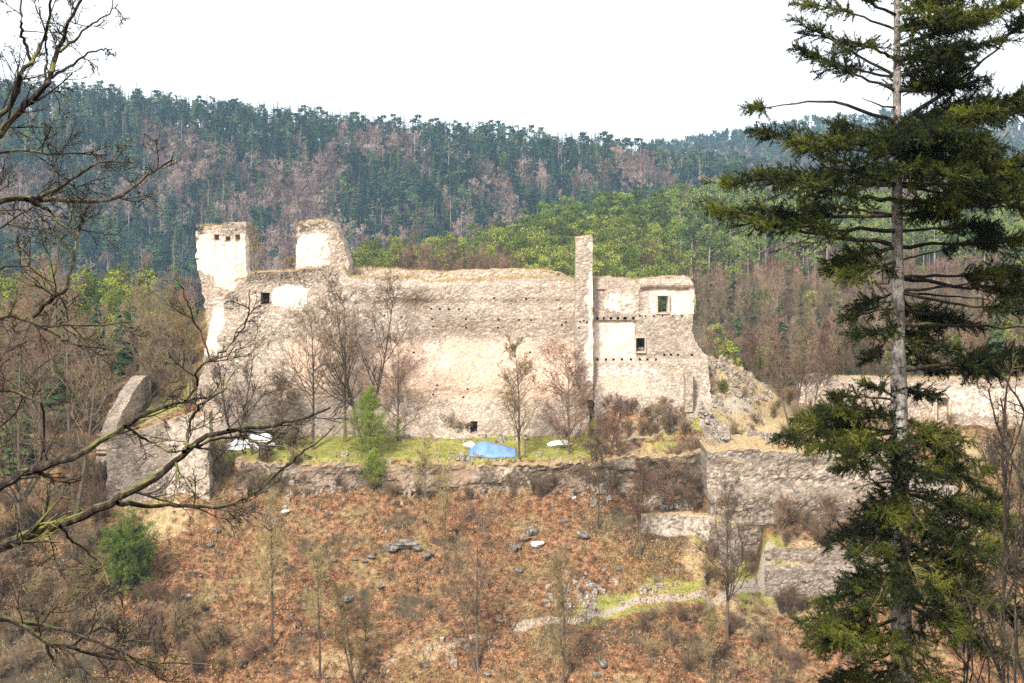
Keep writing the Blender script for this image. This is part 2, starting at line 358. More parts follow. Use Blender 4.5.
# behind the ruin
for px in (250, 330, 430, 520, 600): cz((px - CX) / F * 185, 185, -30); cz((px - CX) / F * 225, 225, -48); cz((px - CX) / F * 260, 260, -46)
for px, r, Y in ((760, 388, 182), (850, 382, 182), (950, 380, 182), (1060, 380, 182), (760, 352, 240), (860, 345, 240), (980, 345, 240), (1080, 345, 240),
                 (690, 330, 260), (720, 318, 320), (800, 312, 320), (900, 312, 320), (1040, 312, 320),
                 (360, 302, 300), (440, 295, 310), (520, 285, 335), (600, 280, 350), (680, 285, 350),
                 (540, 259, 400), (620, 250, 410), (700, 243, 420), (780, 245, 430), (900, 250, 430), (1040, 250, 430), (250, 330, 340)):
    cp(px, r, Y)
for px in (0, 200, 400): cz((px - CX) / F * 420, 420, -64)
for px in (560, 700, 900, 1060): cz((px - CX) / F * 510, 510, -52)
for px, r in ((-100, 103), (0, 108), (100, 115), (200, 127), (300, 137), (400, 149), (500, 155), (600, 166), (700, 181), (850, 198), (1024, 205), (1150, 205)):
    cp(px, r, 800); cz((px - CX) / F * 950, 950, -40)
for px, r in ((-100, 222), (100, 232), (300, 240), (500, 246), (700, 246), (900, 246), (1100, 246)): cp(px, r, 670)
for px, r in ((-100, 330), (100, 330), (300, 328), (500, 320), (700, 305), (900, 300), (1100, 300)): cp(px, r, 560)
for px, r in ((-100, 190), (300, 180), (550, 172), (680, 160), (740, 149), (800, 140), (870, 130), (950, 133), (1024, 142), (1150, 150)):
    cp(px, r, 1500); cz((px - CX) / F * 1750, 1750, -60)
for px in (-100, 300, 650, 900, 1150): cp(px, 215, 1150)
for x in (-1600, -600, 0, 600, 1600): cz(x, 2400, -60); cz(x * 1.2, 800, 0 if abs(x) > 700 else -9) if abs(x) > 700 else None
for x in (-500, 500): cz(x, 300, -10); cz(x, 140, -30)
_cp = np.array(_cp)
def _ab(x, y): return x / (y + 60.), np.log(y + 60.)
_ca = np.stack(_ab(_cp[:, 0], _cp[:, 1]), 1)
_s = 1 / (_cp[:, 1] + 60.)
_K = np.sqrt(((_ca[:, None] - _ca[None]) ** 2).sum(2) + .006 ** 2)
_n = len(_cp); _A = np.zeros((_n + 3, _n + 3)); _A[:_n, :_n] = _K - np.eye(_n) * 1e-3
_A[:_n, _n:] = np.stack([np.ones(_n), _ca[:, 0], _ca[:, 1]], 1); _A[_n:, :_n] = _A[:_n, _n:].T
_w = np.linalg.lstsq(_A, np.concatenate([_cp[:, 2] * _s, [0, 0, 0]]), rcond=None)[0]
def H0(x, y):
    x = np.asarray(x, float); y = np.maximum(np.asarray(y, float), -55); sh = np.broadcast(x, y).shape
    x = np.broadcast_to(x, sh).ravel(); y = np.broadcast_to(y, sh).ravel(); out = np.empty(len(x))
    for i in range(0, len(x), 20000):
        a, b = _ab(x[i:i + 20000], y[i:i + 20000])
        K = np.sqrt((a[:, None] - _ca[None, :, 0]) ** 2 + (b[:, None] - _ca[None, :, 1]) ** 2 + .006 ** 2)
        out[i:i + 20000] = (K @ _w[:_n] + _w[_n] + _w[_n + 1] * a + _w[_n + 2] * b) * (y[i:i + 20000] + 60.)
    return out.reshape(sh)
def H(x, y):
    x = np.asarray(x, float); y = np.asarray(y, float)
    z = H0(x, y); px = CX + F * x / np.maximum(y, 20)
    near = ss(85, 100, y) * (1 - ss(175, 210, y))
    det = fbm(x * .35, y * .35, 5, 3) * .45 + fbm(x * 1.1, y * 1.1, 9, 3) * .22
    ter = ss(141, 142, y) * (1 - ss(149, 151, y)) * ss(200, 215, px) * (1 - ss(560, 600, px))
    ter = np.clip(ter, 0, 1)
    z = z + det * (near * (1 - .8 * ter) + (1 - near) * ss(0, 40, y) * 0.8)
    z = z * (1 - ter) + ter * (-28.9 + (y - 141.5) * .16 + det * .15)
    # lower right retaining walls: two steps
    m = ss(704, 709, px) * (1 - ss(930, 1000, px))
    up = m * ss(135.6, 136.6, y) * (1 - ss(140, 147, y)); z = z * (1 - up) + up * (-26.9 + det * .3 + (y - 136) * .03)
    lo = m * ss(130.4, 130.9, y) * (1 - ss(135.6, 136.2, y)) * ss(755, 765, px); z = z * (1 - lo) + lo * (-34.4 + det * .5 + (y - 131) * .42)
    ft = m * (1 - ss(130.4, 130.9, y)) * ss(124, 129, y); z = z * (1 - ft) + ft * (-39.3 + det * .4 + (y - 130.4) * .5)
    ft = m * (1 - ss(755, 765, px)) * (1 - ss(135.6, 136.2, y)) * ss(126, 133, y); z = z * (1 - ft) + ft * (-36.2 + det * .4 + (y - 134.4) * .55)
    return z
_hy = np.concatenate([np.arange(84, 200, .35), np.arange(200, 500, 2.), np.arange(500, 1700, 6.)])
def hit(px, py):
    x = (px - CX) / F * _hy; rz = -(py - HY) / F * _hy
    k = np.nonzero(rz <= H(x, _hy))[0]; Y = _hy[k[0]] if len(k) else 1700.
    return np.array([x[k[0]] if len(k) else (px - CX) / F * Y, Y, float(H(np.array([(px - CX) / F * Y]), np.array([Y]))[0])])
def geo(a, b, n, r): 
    t = np.cumsum(r ** np.arange(n)); return a + (b - a) * t / t[-1]
xs = np.concatenate([-geo(75, 1700, 44, 1.07)[::-1], np.arange(-75, 75.01, .5), geo(75, 1700, 44, 1.07)])
ys = np.concatenate([np.arange(-45, 85, 3.), np.arange(85, 172, .5), np.arange(172, 450, 3.), np.arange(450, 900, 8.), np.arange(900, 2400, 45.)])
X, Yg = np.meshgrid(xs, ys); Z = H(X, Yg)
def polyd(x, y, P):
    d = np.full(x.shape, 1e9)
    for a, b in zip(P[:-1], P[1:]):
        ax, ay, bx, by = a[0], a[1], b[0], b[1]; L = (bx - ax) ** 2 + (by - ay) ** 2 + 1e-9
        t = np.clip(((x - ax) * (bx - ax) + (y - ay) * (by - ay)) / L, 0, 1)
        d = np.minimum(d, np.hypot(x - ax - t * (bx - ax), y - ay - t * (by - ay)))
    return d
def hp(pts): return [hit(*p) for p in pts]
path1 = hp([(770, 584), (735, 590), (690, 598), (650, 603), (610, 613), (570, 622), (520, 627)])
path2 = hp([(520, 630), (470, 640), (430, 650), (385, 664)])
path3 = hp([(690, 400), (706, 408), (704, 425), (712, 440), (722, 447)])
path4 = hp([(694, 402), (715, 403), (745, 406)])
path5 = hp([(580, 447), (615, 445), (650, 437), (685, 425), (700, 410)])
PX = CX + F * X / np.maximum(Yg, 20); ROW = HY - F * Z / np.maximum(Yg, 20)
def blob(px, py, rx, ry, v=1.):
    p = hit(px, py); sx = rx / F * p[1]; sy = ry
    return v * np.clip(1.3 - np.sqrt(((X - p[0]) / sx) ** 2 + ((Yg - p[1]) / sy) ** 2) * .8, 0, 1)
g = ss(141, 142, Yg) * (1 - ss(150, 152, Yg)) * ss(205, 220, PX) * (1 - ss(590, 610, PX)) * .66
for a in ((720, 445, 25, 4, .5), (700, 405, 22, 4, .7), (660, 440, 30, 3, .5), (590, 446, 30, 3, .6), (770, 590, 30, 2, .6), (680, 592, 50, 1.6, .75), (620, 608, 60, 1.6, .7),
          (165, 400, 30, 6, .8), (175, 440, 30, 4, .7), (742, 575, 12, 4, .8), (700, 535, 30, 3, .45), (600, 620, 50, 2, .5), (560, 500, 90, 2, .25), (930, 600, 60, 4, .4)):
    g = np.maximum(g, blob(*a))
pth = np.zeros_like(X)
for P, w in ((path1, .33), (path2, .9), (path3, .5), (path4, .8), (path5, .35)): pth = np.maximum(pth, 1.15 * np.clip(1.25 - polyd(X, Yg, P) / w * .75, 0, 1) * (.40 if w == .9 else ((.6) if w == .35 else .95)))
tan = np.zeros_like(X)
for a in ((780, 420, 70, 10, .9), (730, 385, 60, 8, .8), (860, 440, 80, 8, .6), (165, 524, 40, 3, .6), (150, 440, 50, 8, .5), (950, 445, 90, 14, .7), (740, 620, 60, 5, .5),
          (300, 458, 40, 4, .5), (430, 652, 60, 2, .5), (340, 668, 70, 2, .5), (640, 440, 60, 5, .5), (540, 452, 40, 2, .6), (700, 560, 30, 4, .6), (800, 605, 50, 3, .7), (400, 455, 30, 2, .4), (980, 520, 80, 6, .5)): tan = np.maximum(tan, blob(*a))
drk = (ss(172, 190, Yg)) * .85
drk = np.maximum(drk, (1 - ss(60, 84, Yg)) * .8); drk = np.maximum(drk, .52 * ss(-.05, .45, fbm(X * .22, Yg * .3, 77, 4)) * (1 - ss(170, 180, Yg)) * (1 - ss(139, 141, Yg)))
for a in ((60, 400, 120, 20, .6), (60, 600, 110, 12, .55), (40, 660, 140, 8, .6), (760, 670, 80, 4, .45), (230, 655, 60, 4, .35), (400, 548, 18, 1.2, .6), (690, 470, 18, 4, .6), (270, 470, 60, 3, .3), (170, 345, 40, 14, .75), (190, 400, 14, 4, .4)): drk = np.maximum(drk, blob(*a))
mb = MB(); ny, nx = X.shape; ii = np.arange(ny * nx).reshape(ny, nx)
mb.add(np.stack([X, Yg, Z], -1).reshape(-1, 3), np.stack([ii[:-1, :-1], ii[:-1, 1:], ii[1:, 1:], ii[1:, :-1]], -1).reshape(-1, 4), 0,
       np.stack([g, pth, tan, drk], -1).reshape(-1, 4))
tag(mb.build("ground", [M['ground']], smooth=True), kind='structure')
# ------------------------------------------------------------------ ruined walls
def ip(pts):
    p = np.array(sorted(pts), float); return lambda u: np.interp(u, p[:, 0], p[:, 1])
def relief(mb, top, bot, left, right, Yl, T, cell=2.0, jag=1.2, holes=(), amp=.10, off=None, maskf=None, mat=0, topmat=1, seed=0, holemat=None, mw=7.):
    """a masonry wall as a block of cells between a ragged top and foot line; rows and columns are px of the wall's own plane.
    holes: (u0,v0,u1,v1,depth) with depth None = right through."""
    top, bot, left, right = (t if callable(t) else ip(t) for t in (top, bot, left, right))
    vv0 = np.linspace(100, 700, 60)
    u0 = min(left(v) for v in vv0); u1 = max(right(v) for v in vv0)
    (ua, Ya), (ub, Yb) = Yl
    Yf = lambda u: 1 / (1 / Ya + (u - ua) / (ub - ua) * (1 / Yb - 1 / Ya))
    us = np.arange(u0, u1 + cell, cell); us[-1] = u1
    vmin = min(top(u) for u in us) - 3; vmax = max(bot(u) for u in us) + 1
    vs = np.arange(vmin, vmax + cell, cell)
    for h in holes:
        us = us[(np.abs(us - h[0]) > cell * .45) & (np.abs(us - h[2]) > cell * .45)]; vs = vs[(np.abs(vs - h[1]) > cell * .45) & (np.abs(vs - h[3]) > cell * .45)]
        us = np.sort(np.concatenate([us, [h[0], h[2]]])); vs = np.sort(np.concatenate([vs, [h[1], h[3]]]))
    us = np.unique(us); vs = np.unique(vs)
    U, V = np.meshgrid(us, vs)
    jn = lambda a, s: ((vn(a / 2.3, s + seed) - .5) * 1.1 + (vn(a / 6.1, s + 9 + seed) - .5) * 1.6 + (vn(a / 17., s + 3 + seed) - .5) * 1.5) * jag
    U = np.clip(U, left(V) + jn(V, 31), right(V) + jn(V, 57)) if jag else np.clip(U, left(V), right(V))
    V = np.clip(V, top(U) + jn(U, 11), bot(U))
    nu, nv = len(us) - 1, len(vs) - 1
    D = np.zeros((nv, nu))
    uc = (us[:-1] + us[1:]) / 2; vc = (vs[:-1] + vs[1:]) / 2
    for h in holes:
        mm = ((uc[None] > h[0]) & (uc[None] < h[2])) & ((vc[:, None] > h[1]) & (vc[:, None] < h[3])); D[mm] = 1e6 if h[4] is None else h[4]
    area = np.abs((U[:-1, 1:] - U[:-1, :-1]) + (U[1:, 1:] - U[1:, :-1])) * .5 * np.abs((V[1:, :-1] - V[:-1, :-1]) + (V[1:, 1:] - V[:-1, 1:])) * .5
    D[area < .04] = np.inf
    Pa = W(ua, HY, Ya); Pb = W(ub, HY, Yb); t = (Pb - Pa) / np.linalg.norm(Pb - Pa); nrm = np.array([-t[1], t[0], 0.])   # away from the viewer
    if nrm[1] < 0: nrm = -nrm
    Ys = Yf(U); x = (U - CX) / F * Ys; z = -(V - HY) / F * Ys
    nz = fbm(x * 1.3 + seed, Ys * .3, z * 1.3, 3) * amp * .18 + (vn(x * 4.1, z * 4.9, seed + 4) - .5) * amp * .9 + fbm(x * .25, z * .25, seed + 2., 2) * amp * 1.5
    if off is not None: nz = nz + off(U, V)
    base = np.stack([x, Ys, z], -1)
    msk = np.zeros(U.shape + (4,))
    if maskf is not None:
        r = maskf(U + mw * 1.6 * fbm(U / 13. + seed, V / 13., 3, 4), V + mw * fbm(U / 11., V / 11. + seed, 7, 4))
        for q in range(3): msk[..., q] = r[q]
    def pos(i, j, d):
        return base[i, j] + nrm * (nz[i, j] + d)[:, None]
    def backp(i, j): return base[i, j] + nrm * (T + .15 * nz[i, j])[:, None]
    def quad(c, d0, d1=None, m=mat, mk=None):
        pass
    I, J = np.nonzero(D < 1e5); d = D[I, J]
    q = np.stack([pos(I + 1, J, d), pos(I + 1, J + 1, d), pos(I, J + 1, d), pos(I, J, d)], 1)
    cm = np.stack([msk[I + 1, J], msk[I + 1, J + 1], msk[I, J + 1], msk[I, J]], 1)
    md = np.full(len(I), mat)
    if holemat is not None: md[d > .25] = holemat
    mb.add(q.reshape(-1, 3), np.arange(len(I) * 4).reshape(-1, 4), md, cm.reshape(-1, 4))
    q = np.stack([backp(I, J), backp(I, J + 1), backp(I + 1, J + 1), backp(I + 1, J)], 1)
    mb.add(q.reshape(-1, 3), np.arange(len(I) * 4).reshape(-1, 4), mat, cm[:, ::-1].reshape(-1, 4))
    Dp = np.full((nv + 2, nu + 2), 1e6); Dp[1:-1, 1:-1] = np.where(D < 1e5, D, 1e6)
    def sides(i0, j0, i1, j1, da, db, up):
        lo = np.minimum(da, db); hi = np.minimum(np.maximum(da, db), T); ok = (lo < T - .01) & (hi - lo > .01)
        i0, j0, i1, j1, lo, hi = (a[ok] for a in (i0, j0, i1, j1, lo, hi))
        if len(lo) == 0: return
        A = pos(i0, j0, lo); B = pos(i1, j1, lo)
        full = hi >= T - .01
        Cc = np.where(full[:, None], backp(i1, j1), pos(i1, j1, hi)); Dd = np.where(full[:, None], backp(i0, j0), pos(i0, j0, hi))
        c = np.stack([msk[i0, j0], msk[i1, j1], msk[i1, j1], msk[i0, j0]], 1)
        # split in depth so that tops are uneven
        mm = np.where(up[ok] if up is not None else np.zeros(len(lo), bool), topmat, mat)
        mb.add(np.stack([A, B, Cc, Dd], 1).reshape(-1, 3), np.arange(len(lo) * 4).reshape(-1, 4), mm, c.reshape(-1, 4))
    # vertical-neighbour edges (between cell i-1 and i)
    gi, gj = np.meshgrid(np.arange(nv + 1), np.arange(nu), indexing='ij'); gi = gi.ravel(); gj = gj.ravel()
    da = Dp[gi, gj + 1]; db = Dp[gi + 1, gj + 1]
    okk = (da != db); sides(gi[okk], gj[okk], gi[okk], gj[okk] + 1, da[okk], db[okk], (da[okk] > 1e5) & (db[okk] < 1e5))
    gi, gj = np.meshgrid(np.arange(nv), np.arange(nu + 1), indexing='ij'); gi = gi.ravel(); gj = gj.ravel()
    da = Dp[gi + 1, gj]; db = Dp[gi + 1, gj + 1]
    okk = (da != db); sides(gi[okk], gj[okk], gi[okk] + 1, gj[okk], da[okk], db[okk], None)
def V0(v): return lambda t: np.full(np.shape(t), float(v))
def bx(U, V, u0, v0, u1, v1, s=3.): return ss(u0 - s, u0 + s, U) * (1 - ss(u1 - s, u1 + s, U)) * ss(v0 - s, v0 + s, V) * (1 - ss(v1 - s, v1 + s, V))
WM = [M['wall'], M['drygrass'], M['shadowhole']]
def wall_thing(name, label, cat, mats=None, group=None, **k):
    b = MB(); relief(b, **k); o = b.build(name, mats or WM); return tag(o, label, cat, group)
def putlogs(L, s=1.3, d=.55): return [(u - s, v - s, u + s, v + s, d) for u, v in L]
# long curtain wall
main_top = [(205, 352), (214, 300), (240, 286), (250, 273), (262, 273), (290, 271), (305, 269), (330, 266), (342, 268), (348, 277), (420, 278), (427, 283), (450, 281), (480, 280), (500, 278), (536, 277), (572, 280), (582, 292)]
ph = putlogs([(431, 309), (440, 309), (449, 309), (459, 309), (432, 319), (466, 319), (499, 320), (519, 320), (531, 320), (433, 327), (466, 328), (498, 328), (401, 318), (562, 325), (566, 322),
              (434, 392), (438, 383), (464, 395), (468, 387), (507, 391), (560, 308), (526, 299), (494, 298), (345, 322), (372, 330), (384, 316), (414, 352), (530, 352)], 1.0, .6)
def main_mask(U, V):
    pl = np.maximum.reduce([bx(U, V, 270, 286, 304, 309) * .95, bx(U, V, 240, 312, 420, 335) * .42, bx(U, V, 400, 345, 560, 372, 10) * .35, bx(U, V, 470, 305, 575, 320, 6) * .40, bx(U, V, 207, 290, 222, 352, 2) * .8, bx(U, V, 420, 340, 450, 370) * .4])
    ea = np.maximum.reduce([bx(U, V, 285, 335, 590, 398, 12) * .58, bx(U, V, 225, 320, 300, 420, 10) * .30, bx(U, V, 440, 365, 560, 400, 6) * .68, bx(U, V, 300, 385, 420, 400, 8) * .5])
    dk = np.maximum.reduce([bx(U, V, 240, 262, 345, 288, 4) * .55, bx(U, V, 420, 278, 455, 292, 5) * .30, bx(U, V, 530, 285, 582, 300, 5) * .25, bx(U, V, 560, 300, 600, 345, 6) * .22, bx(U, V, 440, 335, 480, 352) * .2, bx(U, V, 222, 290, 285, 440, 12) * .42, bx(U, V, 280, 400, 600, 445, 5) * .22, bx(U, V, 475, 398, 560, 404, 2) * .3])
    return pl, ea, dk
def main_off(U, V):
    return (-2.1 * ss(338, 396, V + 5 * vn(U / 30., 3)) - 1.1 * ss(396, 440, V) + .18 * ss(386, 394, V + 4 * vn(U / 15., 8)) + .6 * fbm(U / 32., V / 26., 3, 1) + 1.2 * ss(420, 470, U) * (1 - ss(470, 520, U)) * bx(U, V, 430, 330, 520, 372, 20) * 0
            - .25 * bx(U, V, 340, 283, 590, 300, 4))
wall_thing("castle_wall", "long pale rubble wall of the castle ruin with rows of small beam holes", "castle wall",
           top=main_top, bot=[(200, 446), (600, 446)], left=[(285, 214), (300, 213), (340, 206), (400, 200), (450, 198)], right=[(100, 582), (300, 583), (700, 600)],
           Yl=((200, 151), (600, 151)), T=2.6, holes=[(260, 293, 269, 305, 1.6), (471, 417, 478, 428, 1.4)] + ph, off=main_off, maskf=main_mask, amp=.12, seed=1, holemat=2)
# wall behind it, its crest shows over the front one
wall_thing("rear_wall", "low rear castle wall with dry grass on its crest, just behind the long wall", "castle wall",
           top=[(345, 267), (352, 268), (400, 270), (440, 273), (470, 270), (520, 270), (545, 270), (562, 274), (574, 280), (584, 291)], bot=[(340, 330), (590, 330)], left=V0(346), right=V0(585),
           Yl=((340, 158), (590, 158)), T=2., jag=.7, maskf=lambda U, V: (U * 0, U * 0 + .42, .30 + .25 * bx(U, V, 540, 268, 590, 300)), amp=.2, seed=7)
b = MB()                                                     # grassy fill on the wall head between both crests
gx = np.linspace(346, 580, 118); gy = np.linspace(153.2, 158.2, 9); GX, GY = np.meshgrid(gx, gy)
gt = ip(main_top)(GX); gz = -(gt - HY) / F * 151 - .35 + .25 * fbm(GX / 9., GY, 3, 3)
jj = np.arange(GX.size).reshape(GX.shape)
b.add(np.stack([(GX - CX) / F * GY, GY, gz], -1).reshape(-1, 3), np.stack([jj[:-1, :-1], jj[:-1, 1:], jj[1:, 1:], jj[1:, :-1]], -1).reshape(-1, 4))
tag(b.build("grass_crest", [M['drygrass']], smooth=True), "dry yellow grass growing on the head of the long castle wall", "grass", kind='stuff')
# towers
TW = [M['wall'], M['drygrass'], M['brick']]
def t1mask(U, V): return bx(U, V, 196, 236, 250, 275, 3) * .95 + bx(U, V, 212, 270, 236, 290, 3) * .7, U * 0, bx(U, V, 190, 224, 202, 275, 3) * .4 + bx(U, V, 190, 218, 255, 234, 3) * .50
wall_thing("ruined_tower", "white plastered tower stump with three small reddish niches under its top", "ruined tower", TW,
           top=[(194, 234), (200, 227), (215, 225), (230, 224), (246, 223)], bot=[(194, 340), (250, 340)], left=[(222, 196), (235, 195), (262, 196), (280, 200), (300, 205), (340, 208)], right=[(222, 245), (270, 246), (340, 248)],
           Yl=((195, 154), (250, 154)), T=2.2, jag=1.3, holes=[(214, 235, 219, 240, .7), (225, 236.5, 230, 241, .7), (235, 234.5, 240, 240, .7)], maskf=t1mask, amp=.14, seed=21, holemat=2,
           off=lambda U, V: .28 * (bx(U, V, 214, 240, 219, 262, 1) + bx(U, V, 225, 241, 230, 262, 1) + bx(U, V, 235, 240, 240, 262, 1)) + .5 * (1 - ss(196, 203, U)) * vn(V / 3., 3))
def t2mask(U, V): return bx(U, V, 295, 232, 330, 268, 4) * .95 + bx(U, V, 333, 232, 345, 275, 4) * .4, bx(U, V, 328, 225, 350, 280, 3) * .25, bx(U, V, 290, 214, 342, 232, 3) * .58 + bx(U, V, 290, 264, 335, 290, 5) * .3
wall_thing("ruined_tower", "rounded pale tower stump with rubble dome top and a sloping right side", "ruined tower", TW,
           top=[(294, 230), (297, 224), (305, 221), (318, 221), (328, 224), (338, 228), (346, 250), (350, 266)], bot=[(290, 300), (352, 300)], left=V0(295), right=[(220, 328), (228, 338), (245, 344), (265, 349), (300, 350)],
           Yl=((290, 154), (350, 154)), T=3.8, jag=1.3, maskf=t2mask, amp=.18, seed=33, off=lambda U, V: -.5 * ss(328, 332, U) - .4 * ss(262, 270, V) + .03 * np.abs(U - 320) * .9)
# chimney stack
wall_thing("chimney_stack", "tall slender stone chimney stack rising between the long wall and the palace front", "chimney", None,
           top=[(575, 238), (577, 237), (592, 236), (594, 238)], bot=[(570, 400), (600, 400)], left=[(230, 576), (300, 575.5), (340, 575), (400, 577)], right=[(230, 592.5), (400, 593.5)],
           Yl=((570, 148.6), (600, 148.6)), T=2.4, jag=.35, cell=1.6, holes=putlogs([(580, 322), (584, 321), (587, 323), (579, 328)], .9, .5), amp=.12, seed=40,
           maskf=lambda U, V: (U * 0 + .12 + .5 * bx(U, V, 589, 240, 596, 380, 2), U * 0 + .12, U * 0 + .13), holemat=2)
# palace front
pal_row1 = [(597.5, 318.5), (604, 318.5), (611, 318), (618, 318.5), (625.5, 318.8), (633.5, 318.5)]
pal_row1b = [(640, 316), (646, 316), (654, 315.5), (662.5, 315.5), (672.5, 316), (682, 316)]
pal_row2 = [(597.5, 359.7), (606, 359.7), (613.5, 359.7), (622, 359.7), (631, 359.7), (640, 359.7), (647.5, 359.7), (656, 359.7), (664.5, 355.7), (671, 355.7), (678, 355.7), (692, 355)]
def pal_mask(U, V):
    pl = np.maximum.reduce([bx(U, V, 594, 322, 636, 357, 2.5) * 1.0, bx(U, V, 650, 290, 694, 314, 3) * .85, bx(U, V, 600, 290, 640, 314, 6) * .55, bx(U, V, 640, 320, 692, 350, 6) * .25, bx(U, V, 597, 362, 660, 378, 5) * .5, bx(U, V, 640, 288, 652, 314, 2) * .35])
    ea = np.maximum.reduce([bx(U, V, 596, 279, 640, 316, 5) * .45, bx(U, V, 600, 365, 650, 395, 6) * .6, bx(U, V, 594, 300, 606, 314, 2) * .4])
    return pl, ea, bx(U, V, 636, 277, 694, 289, 2) * .15 + bx(U, V, 642, 318, 700, 375, 6) * .12
pal = wall_thing("palace_front", "pale palace wall with two window openings and rows of dark beam holes", "palace ruin",
           top=[(593, 278), (610, 277), (625, 278), (640, 279), (660, 278), (685, 276), (690, 279), (695, 288), (697, 340), (702, 347), (712, 358)], bot=[(590, 425), (720, 425)],
           left=V0(593), right=[(270, 691), (285, 694), (300, 695), (316, 692), (330, 691), (340, 694), (348, 700), (358, 708), (425, 712)],
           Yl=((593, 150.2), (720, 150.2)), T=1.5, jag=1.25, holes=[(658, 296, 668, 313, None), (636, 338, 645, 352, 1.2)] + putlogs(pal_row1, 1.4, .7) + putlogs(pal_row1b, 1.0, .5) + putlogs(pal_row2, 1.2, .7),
           off=lambda U, V: .30 * bx(U, V, 597, 321, 637, 357, .8) + .30 * bx(U, V, 641, 289, 690, 313, .8) - .25 * bx(U, V, 640, 281, 694, 287, 1) - .3 * ss(358, 364, V) - 1.6 * ss(366, 420, V) + .25 * bx(U, V, 596, 290, 605, 314, 1),
           maskf=pal_mask, amp=.11, seed=55, mw=2., holemat=2)
def frame(px0, px1, r0, r1, Y, w, name='window_frame', mat=None, sill=True):
    b = MB()
    for u0, v0, u1, v1 in ((px0 - w, r0, px0, r1), (px1, r0, px1 + w, r1), (px0 - w, r0 - w, px1 + w, r0)) + (((px0 - w, r1, px1 + w, r1 + w * .7),) if sill else ()):
        box(b, u0, v0, u1, v1, Y)
    return b.build(name, [mat or M['frame_stone']])
def box(b, u0, v0, u1, v1, Y, T=.4, mat=0):
    xs_ = sorted(((u0 - CX) / F * Y, (u1 - CX) / F * Y)); zs = sorted((-(v0 - HY) / F * Y, -(v1 - HY) / F * Y))
    P = np.array([(x, y, z) for x in xs_ for y in (Y, Y + T) for z in zs]) + np.random.default_rng(int(u0 * 7 + v0)).normal(0, .015, (8, 3))
    b.add(P, [(0, 1, 3, 2), (4, 6, 7, 5), (0, 4, 5, 1), (2, 3, 7, 6), (0, 2, 6, 4), (1, 5, 7, 3)], mat)
M['frame_stone'] = simple("dressed_stone", [(.3, (.42, .33, .24)), (.7, (.66, .55, .43))], 3., bmp=.4, bd=.03)
f = frame(658, 668, 296, 313, 150.0, 1.6); f.parent = pal; f['label'] = "upper window surround of worn dressed stone"
f = frame(636, 645, 338, 352, 150.05, 1.3); f.parent = pal; f['label'] = "lower window surround of worn dressed stone"
b = MB(); box(b, 636.2, 347.6, 644.8, 351.8, 150.75, .2); o = b.build('window_infill', [M['rock']], pal)
# buttress-like remnant by the gateway
wall_thing("gate_remnant", "narrow broken gate pier standing where the path enters the ruin", "gate ruin",
           top=[(683, 374), (688, 370), (694, 373)], bot=[(680, 412), (700, 412)], left=V0(685), right=V0(693), Yl=((680, 147.6), (700, 147.6)), T=1.6, jag=.8, amp=.12, seed=61,
           maskf=lambda U, V: (U * 0 + .3, U * 0, ss(689, 690, U) * .5))
# right curtain wall with the door
rw = wall_thing("curtain_wall", "low crumbling outer wall with a small arched doorway, beyond the dry grass knoll", "castle wall",
           top=[(798, 378), (805, 375), (850, 378), (880, 378), (905, 380), (930, 379), (960, 378), (1000, 379), (1060, 378), (1120, 380)], bot=[(790, 445), (1120, 445)], left=[(370, 800), (450, 797)], right=V0(1120),
           Yl=((800, 168), (1120, 168)), T=1.5, jag=.7, holes=[(937, 399, 949, 421, .9)], amp=.14, seed=70,
           maskf=lambda U, V: (bx(U, V, 925, 384, 1060, 418, 6) * .52, bx(U, V, 800, 385, 1100, 430, 6) * .25 + bx(U, V, 937, 399, 949, 421, .6) * .6, bx(U, V, 800, 380, 900, 400, 6) * .22))
b = MB(); th = np.linspace(0, math.pi, 9); Y = 167.6
for a0, a1 in zip(th[:-1], th[1:]):
    q = []
    for r, dy in ((7.6, 0), (6.0, 0), (6.0, .8), (7.6, .8)):
        for a in (a0, a1): p = W(943 + math.cos(a) * r, 401 - math.sin(a) * r * .6, Y); q.append((p[0], Y + dy, p[2]))
    b.add(q, [(0, 1, 3, 2), (2, 3, 5, 4), (6, 7, 1, 0)])
for u in (936.2, 949.8): box(b, u - .9, 401, u + .9, 421, Y, .7)
o = b.build("door_surround", [M['frame_stone']], rw)
# lower right retaining walls
GM = [M['wall_grey'], M['drygrass'], M['shadowhole']]
wall_thing("retaining_wall", "broad stone retaining wall right of the slope with a sharp dark left corner", "retaining wall", GM,
           top=[(700, 452), (740, 450), (800, 452), (850, 452), (880, 455), (930, 462), (960, 475)], bot=[(700, 552), (960, 552)], left=V0(707), right=[(440, 950), (552, 960)],
           Yl=((700, 135.2), (960, 135.2)), T=7.5, jag=1.7, amp=.22, seed=80, off=lambda U, V: -.7 * ss(480, 500, V) - .6 * ss(515, 520, V) + .4 * fbm(U / 25., V / 12., 8, 3),
           maskf=lambda U, V: (bx(U, V, 707, 462, 880, 490, 8) * .42, bx(U, V, 700, 455, 900, 540, 8) * .42, bx(U, V, 720, 488, 900, 545, 8) * .55 + bx(U, V, 700, 450, 900, 458, 4) * .25))
wall_thing("retaining_wall", "lower grey stone retaining wall with a small black hole at its foot", "retaining wall", GM,
           top=[(764, 552), (775, 549), (800, 549), (830, 547), (860, 550), (890, 556)], bot=[(760, 612), (890, 612)], left=[(540, 765), (610, 766)], right=[(540, 885), (612, 895)],
           Yl=((760, 130.4), (890, 130.4)), T=1.2, jag=.9, holes=[(789, 594, 807, 599.5, .8), (802, 581, 806, 584, .4)], amp=.16, seed=85,
           off=lambda U, V: .45 * (1 - ss(567, 569, V)), maskf=lambda U, V: (U * 0 + .3, U * 0, bx(U, V, 783, 552, 890, 566, 3) * .35), holemat=2)
